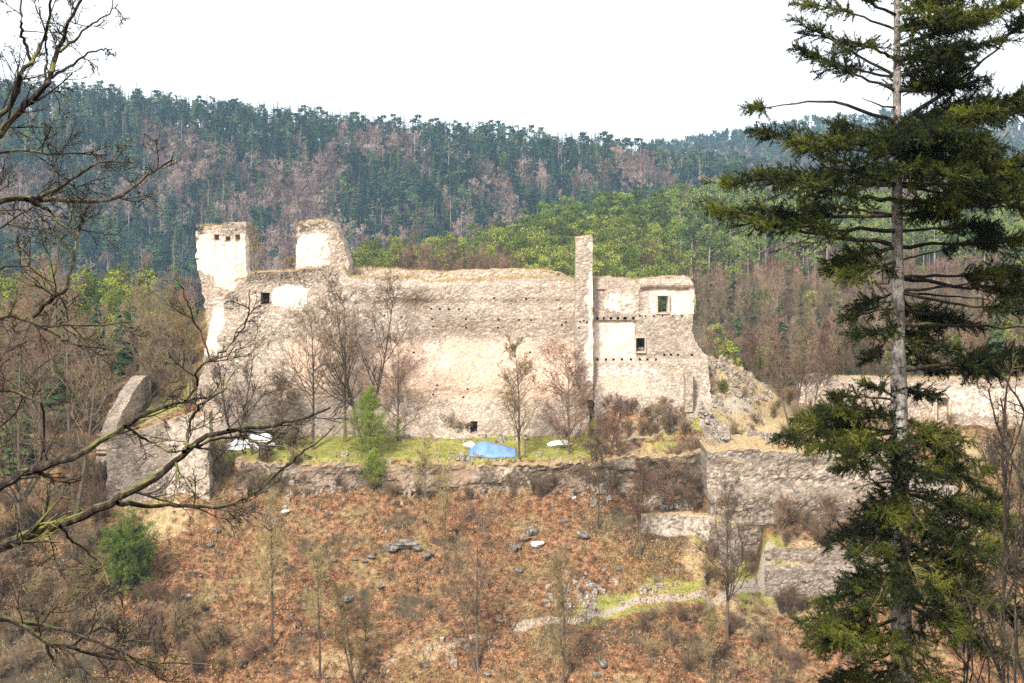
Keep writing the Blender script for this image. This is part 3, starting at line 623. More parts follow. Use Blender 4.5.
wall_thing("retaining_wall", "short smooth grey wall piece beside the path left of the tall corner", "retaining wall", GM,
           top=[(640, 516), (660, 515), (690, 514), (712, 516)], bot=[(635, 545), (716, 562)], left=V0(641), right=[(500, 714), (560, 716)], Yl=((640, 135.0), (716, 134.2)), T=1.0, jag=.7, amp=.1, seed=88,
           maskf=lambda U, V: (U * 0 + .5, U * 0, bx(U, V, 640, 528, 716, 545, 4) * .3))
wall_thing("retaining_wall", "slanting narrow wall rib between the path and the stepped walls", "retaining wall", GM,
           top=[(716, 520), (722, 522), (742, 530), (746, 560)], bot=[(712, 602), (750, 602)], left=[(500, 716), (600, 722)], right=[(520, 738), (600, 744)], Yl=((712, 132.8), (750, 132.8)), T=1.6, jag=.8, amp=.15, seed=92,
           maskf=lambda U, V: (U * 0 + .15, U * 0 + .2, U * 0 + .2))
# rough wall under the grass terrace
wall_thing("terrace_wall", "rough low stone wall holding up the grass terrace below the ruin", "retaining wall", GM,
           top=[(232, 462), (300, 465), (340, 466), (420, 467), (520, 464), (600, 462), (660, 456), (704, 452)], bot=[(230, 497), (704, 492)], left=V0(234), right=V0(704),
           Yl=((230, 140.1), (704, 140.1)), T=2., jag=2.6, amp=.28, seed=96, off=lambda U, V: .6 * fbm(U / 30., V / 9., 1, 3) - .6 * ss(470, 490, V),
           maskf=lambda U, V: (bx(U, V, 490, 462, 540, 480, 6) * .5, .42 + .35 * vn(U / 25., 4), .27 + .5 * vn(U / 18., V / 10., 9) + bx(U, V, 640, 455, 706, 500, 8) * .3))
# bastion lower left
wall_thing("bastion_wall", "square grey bastion front with a clean right edge, low on the left", "bastion", GM,
           top=[(106, 440), (112, 437), (122, 430), (140, 431), (160, 424), (180, 417), (208, 412)], bot=[(104, 520), (212, 520)], left=[(420, 108), (520, 106)], right=V0(209.5), Yl=((100, 137.2), (212, 137.2)), T=1.5, jag=1.3, cell=2.,
           amp=.10, seed=101, maskf=lambda U, V: (bx(U, V, 165, 415, 212, 520, 5) * .42 + .1, bx(U, V, 120, 430, 165, 500, 5) * .3, bx(U, V, 105, 470, 212, 520, 6) * .3 + .12))
wall_thing("bastion_wall", "pale broken wall of the bastion climbing away uphill to a grassy tip", "bastion", WM,
           top=[(110, 437), (114, 432), (120, 420), (128, 403), (136, 390), (143, 378), (150, 374), (154, 376)], bot=[(105, 520), (156, 470)], left=V0(109.5), right=V0(153), Yl=((109.5, 138.8), (153, 153.5)), T=1.4, jag=2.2, topmat=0,
           amp=.14, seed=107, maskf=lambda U, V: (U * 0 + .35, U * 0, bx(U, V, 134, 370, 156, 400, 4) * .3))
# low dry-stone walls along the path
for pts, lab in (([(703, 417), (709, 424), (717, 434), (724, 444)], "grey dry-stone wall running down beside the gate path"), ([(752, 442), (775, 443), (800, 444), (815, 446)], "tumbled row of stones along the edge above the tall retaining wall")):
    b = MB(); rng = np.random.default_rng(5)
    P = spline([hit(*p) for p in pts], 40 if len(pts) < 5 else 90)
    for p in P:
        for q in range(9):
            c = p + rng.normal(size=3) * (.3, .3, .05) + (0, 0, .05 + .08 * q)
            V = np.array([(x, y, z) for x in (-1, 1) for y in (-1, 1) for z in (-1, 1)]) * rng.uniform(.12, .24, 3) + rng.normal(0, .05, (8, 3))
            b.add(V + c, [(0, 1, 3, 2), (4, 6, 7, 5), (0, 4, 5, 1), (2, 3, 7, 6), (0, 2, 6, 4), (1, 5, 7, 3)])
    tag(b.build("stone_wall", [M['rubble']]), lab, "stone wall")
# ------------------------------------------------------------------ rubble heaps and rocks
RB = random.Random(3)
def stone_arrays(rng, n, s=1.):
    V = np.array([(x, y, z) for x in (-1, 1) for y in (-1, 1) for z in (-1, 1)], float)
    V = V[None] * rng.uniform(.5, 1.1, (n, 1, 3)) + rng.normal(0, .22, (n, 8, 3)); return V * s
_bf = np.array([(0, 1, 3, 2), (4, 6, 7, 5), (0, 4, 5, 1), (2, 3, 7, 6), (0, 2, 6, 4), (1, 5, 7, 3)])
def scatter_stones(mb, rng, pts, smin, smax, mat=0):
    n = len(pts); V = stone_arrays(rng, n); sz = (smin + (smax - smin) * rng.random(n) ** 3)[:, None, None]
    V = V * sz + pts[:, None, :] + np.array([0, 0, .3]) * sz
    mb.add(V.reshape(-1, 3), (_bf[None] + np.arange(n)[:, None, None] * 8).reshape(-1, 4), mat)
def ground_pts(rng, n, poly_px, y0, y1, dens=None):
    px = rng.uniform(poly_px[0], poly_px[1], n); y = rng.uniform(y0, y1, n); x = (px - CX) / F * y
    if dens is not None:
        k = rng.random(n) < dens(px, y, x); x, y = x[k], y[k]
    return np.stack([x, y, H(x, y)], 1)
rng = np.random.default_rng(11)
b = MB()
def hitpts(rng, n, u0, v0, u1, v1, f=None):
    out = []
    for _ in range(n):
        u, v = rng.uniform(u0, u1), rng.uniform(v0, v1)
        if f and not f(u, v): continue
        out.append(hit(u, v))
    return np.array(out)
def jitter_many(rng, base, m, s):
    P = np.repeat(base, m, 0); P[:, :2] += rng.normal(0, s, (len(P), 2)); P[:, 2] = H(P[:, 0], P[:, 1]); return P
for (u0, v0, u1, v1, n, m, f) in ((592, 372, 692, 428, 70, 14, lambda u, v: v < 372 + (u - 585) * .65 + 25 and v > 366 + (u - 590) * .1), (694, 350, 765, 392, 60, 12, lambda u, v: v > 350 + (u - 694) * .45),
                               (700, 385, 760, 440, 26, 8, None), (230, 430, 580, 442, 40, 6, None), (640, 480, 706, 512, 26, 8, None), (280, 470, 660, 494, 70, 10, None), (550, 590, 660, 612, 30, 8, lambda u, v: v < 612 - (u - 560) * .17), (370, 628, 520, 668, 60, 5, lambda u, v: abs(v - (668 - (u - 370) * .27)) < 4)):
    P = jitter_many(rng, hitpts(rng, n, u0, v0, u1, v1, f), m, .9); scatter_stones(b, rng, P, .05, .34)
tag(b.build("rubble", [M['rubble']]), "loose fallen stones lying round the foot of the ruin", "rubble", kind='stuff')
b = MB()
P = jitter_many(rng, hitpts(rng, 110, 180, 490, 880, 683), 7, 2.2); scatter_stones(b, rng, P, .04, .17)
tag(b.build("gravel", [M['rock']]), "small grey stones strewn over the leafy slope", "stones", kind='stuff')
def ico_rock(seed, mat, n=14):
    r = np.random.default_rng(seed); th, ph = np.meshgrid(np.linspace(0, 2 * math.pi, n, endpoint=False), np.linspace(0, math.pi, n // 2 + 1)[1:-1])
    d = np.stack([np.cos(th) * np.sin(ph), np.sin(th) * np.sin(ph), np.cos(ph)], -1)
    rows, cols = th.shape
    D = np.concatenate([[[0, 0, 1.]], d.reshape(-1, 3), [[0, 0, -1.]]])
    for _ in range(7):
        nrm = r.normal(size=3); nrm /= np.linalg.norm(nrm); lim = r.uniform(.45, .8); e = D @ nrm; k = e > lim; D[k] -= np.outer(e[k] - lim, nrm)
    D *= 1 + .25 * (fbm(D[:, 0] * 2.5 + seed, D[:, 1] * 2.5, D[:, 2] * 2.5, 3))[:, None]
    D *= (1, .9, .72)
    fq = []; ft = []
    for j in range(rows - 1):
        for i in range(cols): fq.append((1 + j * cols + i, 1 + (j + 1) * cols + i, 1 + (j + 1) * cols + (i + 1) % cols, 1 + j * cols + (i + 1) % cols))
    for i in range(cols): ft.append((0, 1 + i, 1 + (i + 1) % cols)); ft.append((len(D) - 1, len(D) - 2 - i, len(D) - 2 - (i + 1) % cols))
    m = MB(); m.add(D, fq); o = m.f; m.f.append((np.array(ft), 0)); return m.mesh("rock", [mat])
rock_me = [ico_rock(i, M['rock']) for i in range(5)]; white_me = [ico_rock(20 + i, M['whitestone']) for i in range(3)]
def rock(px, py, s, me, label, group=None, rz=0, sz=None, sink=.25):
    p = hit(px, py); o = bpy.data.objects.new("rock", me); C.objects.link(o); o.location = (p[0], p[1], p[2] + s * sink); o.scale = sz or (s, s * .9, s * .8); o.rotation_euler = (0, 0, rz)
    return tag(o, label, "rock", group)
rock(403, 549, 1.25, rock_me[0], "broad dark boulder, the largest in the leaf litter left of the thin twin stemmed tree", rz=.4, sz=(1.6, 1., .8))
rock(391, 552, .8, rock_me[1], "dark rock against the left side of the largest boulder")
rock(417, 551, .7, rock_me[2], "grey rock against the right side of the largest boulder", rz=2)
rock(430, 557, .6, rock_me[3], "long flat grey rock a little below and right of the largest boulder", rz=1, sz=(1.3, .5, .4))
rock(530, 535, .8, rock_me[4], "grey rock at the top of the small outcrop in the middle of the slope")
rock(538, 547, .75, white_me[0], "pale rock at the lower right of the small outcrop in mid slope")
rock(513, 552, .6, rock_me[1], "upright grey rock at the left end of the small outcrop in mid slope", sz=(.4, .4, .8))
rock(526, 542, .7, rock_me[0], "dark rock in the heart of the small outcrop in mid slope", rz=1.3)
rock(583, 538, .85, rock_me[2], "rounded blue grey boulder left below the lone twiggy tree on the slope", rz=2.)
rock(347, 602, .8, rock_me[3], "jagged grey rock low on the slope at the left of the bare saplings", rz=.6)
rock(560, 448, .95, white_me[1], "large white stone block lying on the grass terrace near two trees", sz=(1.3, .8, .75))
rock(139, 366, .5, white_me[2], "small white stone showing among the brush above the bastion tip", sink=1.0)
rock(286, 516, .45, white_me[0], "small white stone in the leaves right below the bastion", sink=.3)
rock(185, 600, .5, white_me[1], "small white stone right below the round green bush", sink=.6)
rock(470, 450, .7, white_me[2], "whitish stone beside the left end of the blue tarpaulin", sink=.6)
rng = np.random.default_rng(5); k = 0
for _ in range(85):
    u, v = rng.uniform(200, 860), rng.uniform(505, 680)
    if 700 < u < 900 and v < 605: continue
    s = .12 + .4 * rng.random() ** 3 * 1.2
    rock(u, v, s, rock_me[k % 5], "grey rock half sunk in the leaf litter of the slope below the ruin", "grey rocks scattered over the slope", rng.uniform(0, 6)); k += 1
# ------------------------------------------------------------------ tarpaulins, post, railing, planks
def tarp(name, px0, px1, row, Y, prof, depth, mat, label, edge=.06, seed=0):
    u = np.linspace(0, 1, 40); w = np.linspace(-1, 1, 16); U, Wd = np.meshgrid(u, w)
    p0 = hit(px0, row); x0 = (px0 - CX) / F * p0[1]; x1 = (px1 - CX) / F * p0[1]
    x = x0 + (x1 - x0) * U; y = p0[1] + depth * Wd * (.7 + .3 * np.sin(U * 3)) + .15 * fbm(U * 4, Wd, seed, 2)
    hgt = np.interp(U, *zip(*prof)) * (1 - np.abs(Wd) ** 1.7) + .10 * fbm(U * 9, Wd * 2.5, seed + 1, 3) * (1 - Wd ** 2)
    zb = H(x, y) + .05; z = zb + np.maximum(hgt, .02)
    m = MB(); q = np.arange(U.size).reshape(U.shape)
    V = np.stack([x, y, z], -1).reshape(-1, 3); fc = np.stack([q[:-1, :-1], q[:-1, 1:], q[1:, 1:], q[1:, :-1]], -1).reshape(-1, 4)
    m.add(V, fc); o = m.build(name, [mat], smooth=True); sm = o.modifiers.new("thick", 'SOLIDIFY'); sm.thickness = .02
    return tag(o, label, "tarpaulin")
tarp("tarpaulin", 470, 516, 454, 141, [(0, .45), (.2, 1.0), (.38, 1.05), (.55, .75), (.8, .5), (1, .12)], 1.5, M['tarp'], "bright blue tarpaulin draped over a heap on the grass terrace", seed=3)
tarp("tarpaulin", 245, 276, 446, 141, [(0, .6), (.3, 1.2), (.8, 1.1), (1, .2)], 1.4, M['tarp_w'], "white tarpaulin with a blue patch at the left end of the terrace", seed=8)
tarp("tarpaulin", 226, 246, 448, 141, [(0, .2), (.5, .8), (1, .5)], 1.1, M['tarp_w'], "low white sheet lying left of the white tarpaulin on the terrace", seed=12)
M['navy'] = simple("navy_cloth", [(.3, (.03, .05, .16)), (.7, (.06, .10, .28))], 3.)
tarp("bag", 259, 269, 450, 141, [(0, .2), (.5, .75), (1, .3)], .4, M['navy'], "small dark blue bundle lying in front of the white tarpaulin", seed=15)['category'] = 'bag'
def stick(name, a, bb, r, mat, label=None, cat=None, parent=None, sides=6):
    m = MB(); tubes(m, spline([a, (np.array(a) + np.array(bb)) / 2, bb], 4), np.full(4, r), sides); o = m.build(name, [mat], parent)
    return tag(o, label, cat) if label else o
p = hit(525, 459); stick("post", p - (0, 0, .3), p + (0, 0, 1.9), .07, M['wood'], "short wooden post standing on the terrace beside the slender tree", "post")
p = hit(250, 440); q = hit(286, 440)
for z_, l_ in ((.9, "upper long weathered plank behind the white tarpaulin"), (.55, "lower long weathered plank behind the white tarpaulin")):
    stick("plank", p + (0, .6, z_), q + (0, .6, z_ - .1), .09, M['wood'], l_, "plank")
r0 = empty("railing", hit(697, 350), "tiny dark wooden railing on the rubble at the palace corner", "railing")
base = np.array(r0.location)
for k_ in range(4):
    m = MB(); tubes(m, np.array([(k_ * .35, 0, -.3), (k_ * .35, 0, 1.0 - k_ * .08)]), np.full(2, .035), 5); m.build("post", [M['wood']], r0)
m = MB(); tubes(m, np.array([(-.1, 0, .9), (1.2, 0, .65)]), np.full(2, .04), 5); m.build("rail", [M['wood']], r0)
# ------------------------------------------------------------------ ground cover
def grass(n, px0, px1, y0, y1, L, w, mat, name, label, seed, dens=None, up=1.2, cat="grass"):
    rng = np.random.default_rng(seed); P = ground_pts(rng, n, (px0, px1), y0, y1, dens)
    d = rng.normal(size=P.shape) * .6; d[:, 2] = np.abs(d[:, 2]) + up; d /= np.linalg.norm(d, axis=1, keepdims=True)
    m = MB(); slivers(rng, m, P - (0, 0, .03), d, L * rng.uniform(.5, 1.3, len(P)), w, 0, np.stack([rng.random(len(P))] * 4, 1)); tag(m.build(name, [mat]), label, cat, kind='stuff')
cl_ = lambda f, t, s: (lambda px, y, x: ss(t, t + .15, vn(x * f, y * f, s)))
M['grassd'] = simple("dead_grass_blades", [(.2, (.20, .13, .06)), (.5, (.40, .29, .14)), (.8, (.58, .46, .26))], 1., rand=.5)
M['grassg'] = simple("green_grass_blades", [(.2, (.12, .14, .02)), (.5, (.25, .26, .05)), (.8, (.42, .38, .14))], 1., rand=.5)
grass(60000, -30, 1060, 118, 141, .38, .05, M['grassd'], "dead_grass", "dead grass tufts over the slope below the ruin", 1, cl_(.45, .42, 3), .8)
grass(16000, 640, 1060, 142, 166, .40, .06, M['grassd'], "dead_grass", "straw coloured grass on the knoll by the outer wall", 2, cl_(.4, .4, 5))
grass(14000, 205, 600, 141.6, 149, .22, .05, M['grassg'], "terrace_grass", "yellow green grass growing on the terrace at the wall foot", 4, cl_(.6, .3, 9))
grass(9000, 600, 780, 126, 136, .22, .05, M['grassg'], "path_grass", "green grass verge along the lower footpath", 6, lambda px, y, x: ss(.62, .7, vn(x * .5, y * .5, 4)))
M['leaf'] = simple("fallen_leaves", [(.15, (.16, .075, .04)), (.4, (.32, .135, .062)), (.65, (.48, .24, .125)), (.9, (.60, .37, .23))], .35, rand=.45)
rng = np.random.default_rng(8); P = ground_pts(rng, 70000, (0, 960), 117, 140.5, cl_(.22, .32, 2)); P[:, 2] += .03
m = MB(); leaves(rng, m, P, .17, 0, .35, .8, np.stack([rng.random(len(P))] * 4, 1)); tag(m.build("fallen_leaves", [M['leaf']]), "orange brown fallen leaves covering the slope", "leaves", kind='stuff')
b = MB(); rng = np.random.default_rng(9)                      # dry grass fringe on wall heads
for pts, Y, T, n in ((main_top, 151, 2.4, 2600), ([(346, 267), (400, 270), (440, 273), (545, 270), (582, 283)], 158, 2., 2600), ([(594, 278), (640, 279), (692, 277)], 150.3, 1.2, 500), ([(800, 377), (1060, 378)], 168.2, 1.2, 2200),
                     ([(710, 451), (930, 461)], 136.5, 5, 2600), ([(234, 464), (420, 467), (704, 452)], 141.6, .8, 2000), ([(112, 436), (208, 412)], 137.8, 1, 400), ([(196, 226), (246, 223)], 156, 3, 260), ([(296, 224), (318, 220), (338, 227)], 156, 4, 400)):
    u = rng.uniform(pts[0][0] if pts is not main_top else 245, pts[-1][0], n); y = Y + rng.uniform(0, T, n); z = -(ip(pts)(u) - HY) / F * Y - rng.uniform(0, .25, n)
    P = np.stack([(u - CX) / F * y, y, z], 1); d = rng.normal(size=P.shape) * .6; d[:, 2] = np.abs(d[:, 2]) + .7; d /= np.linalg.norm(d, axis=1, keepdims=True)
    slivers(rng, b, P, d, .32 * rng.uniform(.5, 1.3, n), .06, 0, np.stack([rng.random(n)] * 4, 1))
tag(b.build("wall_grass", [M['grassd']]), "dry grass tufts along the heads of the ruined walls", "grass", kind='stuff')
# ------------------------------------------------------------------ tree prototypes
def proto_spruce(seed, h=20., r=2.9, lay=22, per=8, crown0=.12, mats=None, ragged=.35):
    rng = np.random.default_rng(seed); m = MB()
    tubes(m, np.array([(0, 0, -.8), (0, 0, h * .5), (0, 0, h)]), np.array([[h * .012, h * .008, .03]]), 5, 1)
    for i in range(lay):
        t = i / (lay - 1); z = h * (crown0 + (1 - crown0) * t); R = r * (1 - t ** 1.5) * (.8 + .2 * math.sin(i * 2.1 + seed)) + .22
        n = max(4, int(per * (1 - .45 * t))); a0 = rng.uniform(0, 6.3)
        for j in range(n):
            a = a0 + j * 2 * math.pi / n + rng.normal(0, .2); L = R * rng.uniform(1 - ragged, 1.1); dz = -L * rng.uniform(.15, .5) ; wd = L * rng.uniform(.28, .45)
            c, s_ = math.cos(a), math.sin(a); zz = z + rng.normal(0, .25)
            mid = (c * L * .55, s_ * L * .55, zz + dz * .45)
            V = [(0, 0, zz + .1), (mid[0] - s_ * wd, mid[1] + c * wd, mid[2] - wd * .35), (c * L, s_ * L, zz + dz), (mid[0] + s_ * wd, mid[1] - c * wd, mid[2] - wd * .35), (mid[0], mid[1], mid[2] + .12)]
            m.add(V, [(0, 1, 4), (1, 2, 4), (2, 3, 4), (3, 0, 4)], 0)
    return m, mats or [M['spruce_far'], M['bark']]
def proto_pine(seed, h=13., r=2.6, crown0=.35, n=420, size=.62, mats=None, clumps=16):
    rng = np.random.default_rng(seed); m = MB()
    tr = spline([(0, 0, -.8), (rng.normal(0, .15), rng.normal(0, .15), h * .4), (rng.normal(0, .3), rng.normal(0, .3), h * .97)], 6)
    tubes(m, tr, np.linspace(h * .014, .04, 6)[None], 5, 1)
    cz_ = rng.uniform(crown0, 1, clumps); rad = r * np.sqrt(np.clip(1.05 - ((cz_ - crown0 - .25) / (1 - crown0)) ** 2 * 1.4, .08, 1)); a = rng.uniform(0, 6.3, clumps); q = rng.uniform(.3, .95, clumps)
    cc = np.stack([np.cos(a) * rad * q, np.sin(a) * rad * q, cz_ * h], 1)
    P0 = np.stack([np.zeros(clumps), np.zeros(clumps), np.maximum(cz_ * h - rad * .4, h * .2)], 1)
    tubes(m, np.stack([P0, cc], 1), np.stack([np.full(clumps, .07), np.full(clumps, .03)], 1), 3, 1)
    k = rng.integers(0, clumps, n); d = rng.normal(size=(n, 3)); d /= np.linalg.norm(d, axis=1, keepdims=True)
    P = cc[k] + d * rng.uniform(.5, 1., (n, 1)) * np.array([r * .42, r * .42, r * .27])
    leaves(rng, m, P, size, 0, .8, .75)
    return m, mats or [M['pine'], M['bark']]
def proto_bare(seed, h=16., crown0=.3, n1=14, n2=5, ntw=320, tw=1.3, w=.10, mats=None, ang=38, r=None):
    rng = np.random.default_rng(seed); m = MB()
    P = spline([(0, 0, -.8), (rng.normal(0, .2), rng.normal(0, .2), h * .45), (rng.normal(0, .5), rng.normal(0, .5), h)], 7)[None]; R = np.linspace(h * .012, .03, 7)[None]
    tubes(m, P, R, 5, 1)
    A, RA = spawn(rng, P, R, n1, crown0, .95, r or .36, ang, 4, .22, .12, .5, .03); tubes(m, A, RA, 3, 1)
    B, RB_ = spawn(rng, A, RA, n2, .25, 1, .5, 40, 3, .15, .15, .6, .02); tubes(m, B, RB_, 3, 0)
    S = np.concatenate([A, np.repeat(B[:, :1], 1, 1)[:, :0].repeat(1, 0)[:0]]) if False else B
    idx = rng.integers(0, len(B), ntw); t = rng.uniform(.1, 1, ntw)[:, None] * 2; i = np.minimum(t.astype(int)[:, 0], 1); f = t - i[:, None]
    bp = B[idx, i] * (1 - f) + B[idx, i + 1] * f; d = B[idx, 2] - B[idx, 0]; d /= np.linalg.norm(d, axis=1, keepdims=True) + 1e-9
    d = d + rng.normal(size=d.shape) * .55; d[:, 2] += .25; d /= np.linalg.norm(d, axis=1, keepdims=True)
    slivers(rng, m, bp, d, tw * rng.uniform(.5, 1.2, ntw), w, 0)
    return m, mats or [M['twig_far'], M['bark']]
def stamp(dst, proto, locs, rz, sc, tint):
    V = np.concatenate(proto.v); n = len(V)
    c, s_ = np.cos(rz), np.sin(rz)
    X_ = V[None, :, 0] * c[:, None] - V[None, :, 1] * s_[:, None]; Y_ = V[None, :, 0] * s_[:, None] + V[None, :, 1] * c[:, None]
    A = np.stack([X_, Y_, np.broadcast_to(V[None, :, 2], X_.shape)], -1) * sc[:, None, :] + locs[:, None, :]
    base = dst.n; col = np.repeat(np.stack([tint] * 4, 1), n, 0)
    dst.v.append(A.reshape(-1, 3)); dst.c.append(col); dst.hasc = True; dst.n += len(locs) * n
    off = (base + np.arange(len(locs)) * n)
    for fc, mt in proto.f: dst.f.append(((fc[None] + off[:, None, None]).reshape(-1, fc.shape[1]), mt))
def forest(seed, xy, kinds, protos, hts, indiv, names, stuffname, stufflabel, seen=None):
    """protos[kind] = list of (MB, mats); nearest `indiv[kind]` trees become objects of their own, the rest one object per kind"""
    rng = np.random.default_rng(seed); z = H(xy[:, 0], xy[:, 1]); L = np.column_stack([xy, z])
    vis = np.ones(len(xy), bool) if seen is None else seen(L)
    for kd, pr in enumerate(protos):
        ids = np.nonzero((kinds == kd) & vis)[0]; ids = ids[np.argsort(L[ids, 1])]
        ind, rest = ids[:indiv[kd]], ids[indiv[kd]:]
        mes = [p[0].mesh(names[kd][0], p[1]) for p in pr] if len(ind) else []
        for i in ind:
            o = bpy.data.objects.new(names[kd][0], mes[rng.integers(len(mes))]); C.objects.link(o); o.location = L[i]; s_ = rng.uniform(*hts[kd]); o.scale = (s_ * rng.uniform(.85, 1.15),) * 2 + (s_,)
            o.rotation_euler = (0, 0, rng.uniform(0, 6.3)); tag(o, names[kd][1], names[kd][2], names[kd][3])
        if len(rest):
            which = rng.integers(0, len(pr), len(rest)); dst = MB()
            mats = pr[0][1]
            for k_, p in enumerate(pr):
                q = rest[which == k_]
                if len(q):
                    s_ = rng.uniform(*hts[kd], len(q)); sx = s_ * rng.uniform(.85, 1.15, len(q)); stamp(dst, p[0], L[q], rng.uniform(0, 6.3, len(q)), np.stack([sx, sx, s_], 1), rng.random(len(q)))
            tag(dst.build(stuffname[kd], mats), stufflabel[kd], "forest", kind='stuff')
def jgrid(rng, x0, x1, y0, y1, s, f=None):
    gx, gy = np.meshgrid(np.arange(x0, x1, s), np.arange(y0, y1, s)); P = np.stack([gx.ravel(), gy.ravel()], 1) + rng.uniform(-.48, .48, (gx.size, 2)) * s
    px = CX + F * P[:, 0] / P[:, 1]; return P[f(px, P)] if f is not None else P
# far hillsides
sp_hi = [proto_spruce(100 + i, 20, 2.9 + .3 * i, 15, 8, .2) for i in range(4)] + [proto_pine(110 + i, 19, 2.9, .4, 260, 1.2, [M['spruce_far'], M['bark']], 14) for i in range(2)]
sp_lo = [proto_spruce(120 + i, 21, 3.1, 10, 6) for i in range(2)] + [proto_pine(125 + i, 20, 3.6, .3, 110, 2.2, [M['spruce_far'], M['bark']], 8) for i in range(2)]
ba_far = [proto_bare(140 + i, 17, .25, 14, 5, 420, 1.5, .2) for i in range(4)]
ba_lo = [proto_bare(150 + i, 18, .3, 8, 2, 120, 2., .28) for i in range(2)]
pale = [proto_bare(160 + i, 21, .5, 8, 3, 60, 1.5, .12, [M['twig_far'], M['pale_trunk']], r=.2) for i in range(2)]
rng = np.random.default_rng(77)
xy = jgrid(rng, -360, 370, 566, 815, 5.0, lambda px, P: (px > -25) & (px < 1050))
nz = 1.35 * fbm(xy[:, 0] / 34, xy[:, 1] / 40, 3, 3) + .55 * (rng.random(len(xy)) - .5); up = ss(730, 790, xy[:, 1])
kd = np.where(nz + .25 * up > -.14, 0, 1); kd[(rng.random(len(xy)) < .05) & (xy[:, 1] < 760)] = 2; kd[(xy[:, 1] > 775) & (rng.random(len(xy)) < .8)] = 0
def seen_far(L):
    top = HY - F * (L[:, 2] + 20) / L[:, 1]; px = CX + F * L[:, 0] / L[:, 1]; lim = np.where((px > 200) & (px < 700), 262, np.where(px >= 700, 285, 320)); return top < lim
forest(5, xy, kd, [sp_hi, ba_far, pale], [(.75, 1.08), (.7, 1.02), (.75, 1.0)], (300, 0, 60),
       [("spruce_tree", "dark blue green spruce on the hazy far hillside", "spruce tree", "spruces on the far hillside"), ("bare_tree", "leafless purplish brown tree on the hazy far hillside", "bare tree", "leafless trees on the far hillside"),
        ("pale_tree", "pale trunked thin tree among the far hillside spruces", "pale tree", "pale trunked trees on the far hillside")],
       ["spruce_forest", "bare_forest", "pale_forest"], ["dark spruce wood covering the far hillside", "leafless brown wood patches on the far hillside", "pale trunks in the far hillside wood"], seen_far)
xy = jgrid(rng, 90, 700, 1180, 1520, 8.5, lambda px, P: (px > 640) & (px < 1050))
nz = fbm(xy[:, 0] / 90, xy[:, 1] / 60, 8, 3); kd = np.where(nz > -.25, 0, 1)
forest(6, xy, kd, [sp_lo, ba_lo], [(.7, 1.15), (.7, 1.)], (0, 0), [None, None], ["distant_forest", "distant_bare_forest"], ["hazy spruce wood on the most distant ridge", "hazy leafless wood on the most distant ridge"])
# wooded knoll behind the castle
M['pine_mid'] = foliage('mid_pine_needles', [(.2, (.05, .085, .02)), (.5, (.15, .21, .04)), (.8, (.30, .36, .09))], .3, .6)
pn = [proto_pine(200 + i, 10 + i, 2.5, .12, 850, .42) for i in range(4)]
pd = [proto_pine(210 + i, 15, 2.5, .3, 800, .44, [M['pine_mid'], M['bark']]) for i in range(3)]
pt = [proto_pine(220 + i, 17, 2.2, .6, 700, .42, [M['pine_mid'], M['pale_trunk']]) for i in range(3)]
bm = [proto_bare(230 + i, 11, .15, 16, 6, 520, 1.1, .07, [M['twig_red'], M['bark']], ang=32) for i in range(3)]
rng = np.random.default_rng(78)
xy = jgrid(rng, -60, 180, 292, 425, 4.1, lambda px, P: (px > 352) & (px < 1050))
px = CX + F * xy[:, 0] / xy[:, 1]; y = xy[:, 1]
nz = fbm(xy[:, 0] / 18, y / 18, 3, 3) + .3 * (rng.random(len(xy)) - .5)
kd = np.where(nz > -.22, 0, 3); kd[(y > 375) & (rng.random(len(y)) < .7)] = 1
rt = (px > 680); kd[rt] = np.where(rng.random(rt.sum()) < .45, 2, np.where(nz[rt] > .05, 1, 3)); kd[rt & (y < 330)] = np.where(rng.random((rt & (y < 330)).sum()) < .10, 0, 3)
kd[(px > 395) & (px < 520) & (y < 325)] = 3
def seen_mid(L):
    pr = CX + F * L[:, 0] / L[:, 1]; top = HY - F * (L[:, 2] + 12) / L[:, 1]
    return (top < 266) | (pr > 700)
forest(7, xy, kd, [pn, pd, pt, bm], [(.75, 1.2), (.75, 1.1), (.85, 1.1), (.6, 1.)], (170, 120, 60, 0),
       [("young_pine", "bright yellow green young pine on the wooded knoll behind the castle", "pine tree", "young pines on the knoll"), ("pine_tree", "darker green pine on the wooded knoll behind the castle", "pine tree", "dark pines on the knoll"),
        ("tall_pine", "tall pine with bare pale trunk at the right side of the knoll", "pine tree", "tall pines with bare trunks"), ("bare_tree", "leafless reddish brown tree on the wooded knoll behind the castle", "bare tree", "leafless trees on the knoll")],
       ["young_pine_wood", "pine_wood", "tall_pine_wood", "bare_wood"], ["bright green young pine wood on the knoll", "dark pine wood on the knoll", "tall pines on the knoll", "leafless wood on the knoll"], seen_mid)
# scrub wood behind the outer wall on the right
rng = np.random.default_rng(79)
xy = jgrid(rng, 20, 110, 176, 292, 3.3, lambda px, P: (px > 702) & (px < 1045))
nz = fbm(xy[:, 0] / 12, xy[:, 1] / 12, 7, 3); kd = np.where(rng.random(len(xy)) < .04, 1, 0); kd[(nz > .3) & (rng.random(len(xy)) < .3)] = 2
px = CX + F * xy[:, 0] / xy[:, 1]; kd[(px < 775) & (rng.random(len(xy)) < .14)] = 2
bs = [proto_bare(240 + i, 8, .08, 18, 7, 620, .9, .045, [M['twig_red'] if i % 2 else M['twig'], M['bark']], ang=28) for i in range(4)]
sm_sp = [proto_spruce(250 + i, 11, 2.2, 22, 9, .05, [M['pine_dark'], M['bark']]) for i in range(2)]
yg = [proto_pine(260 + i, 7, 1.8, .1, 520, .34, [M['pine'], M['bark']]) for i in range(2)]
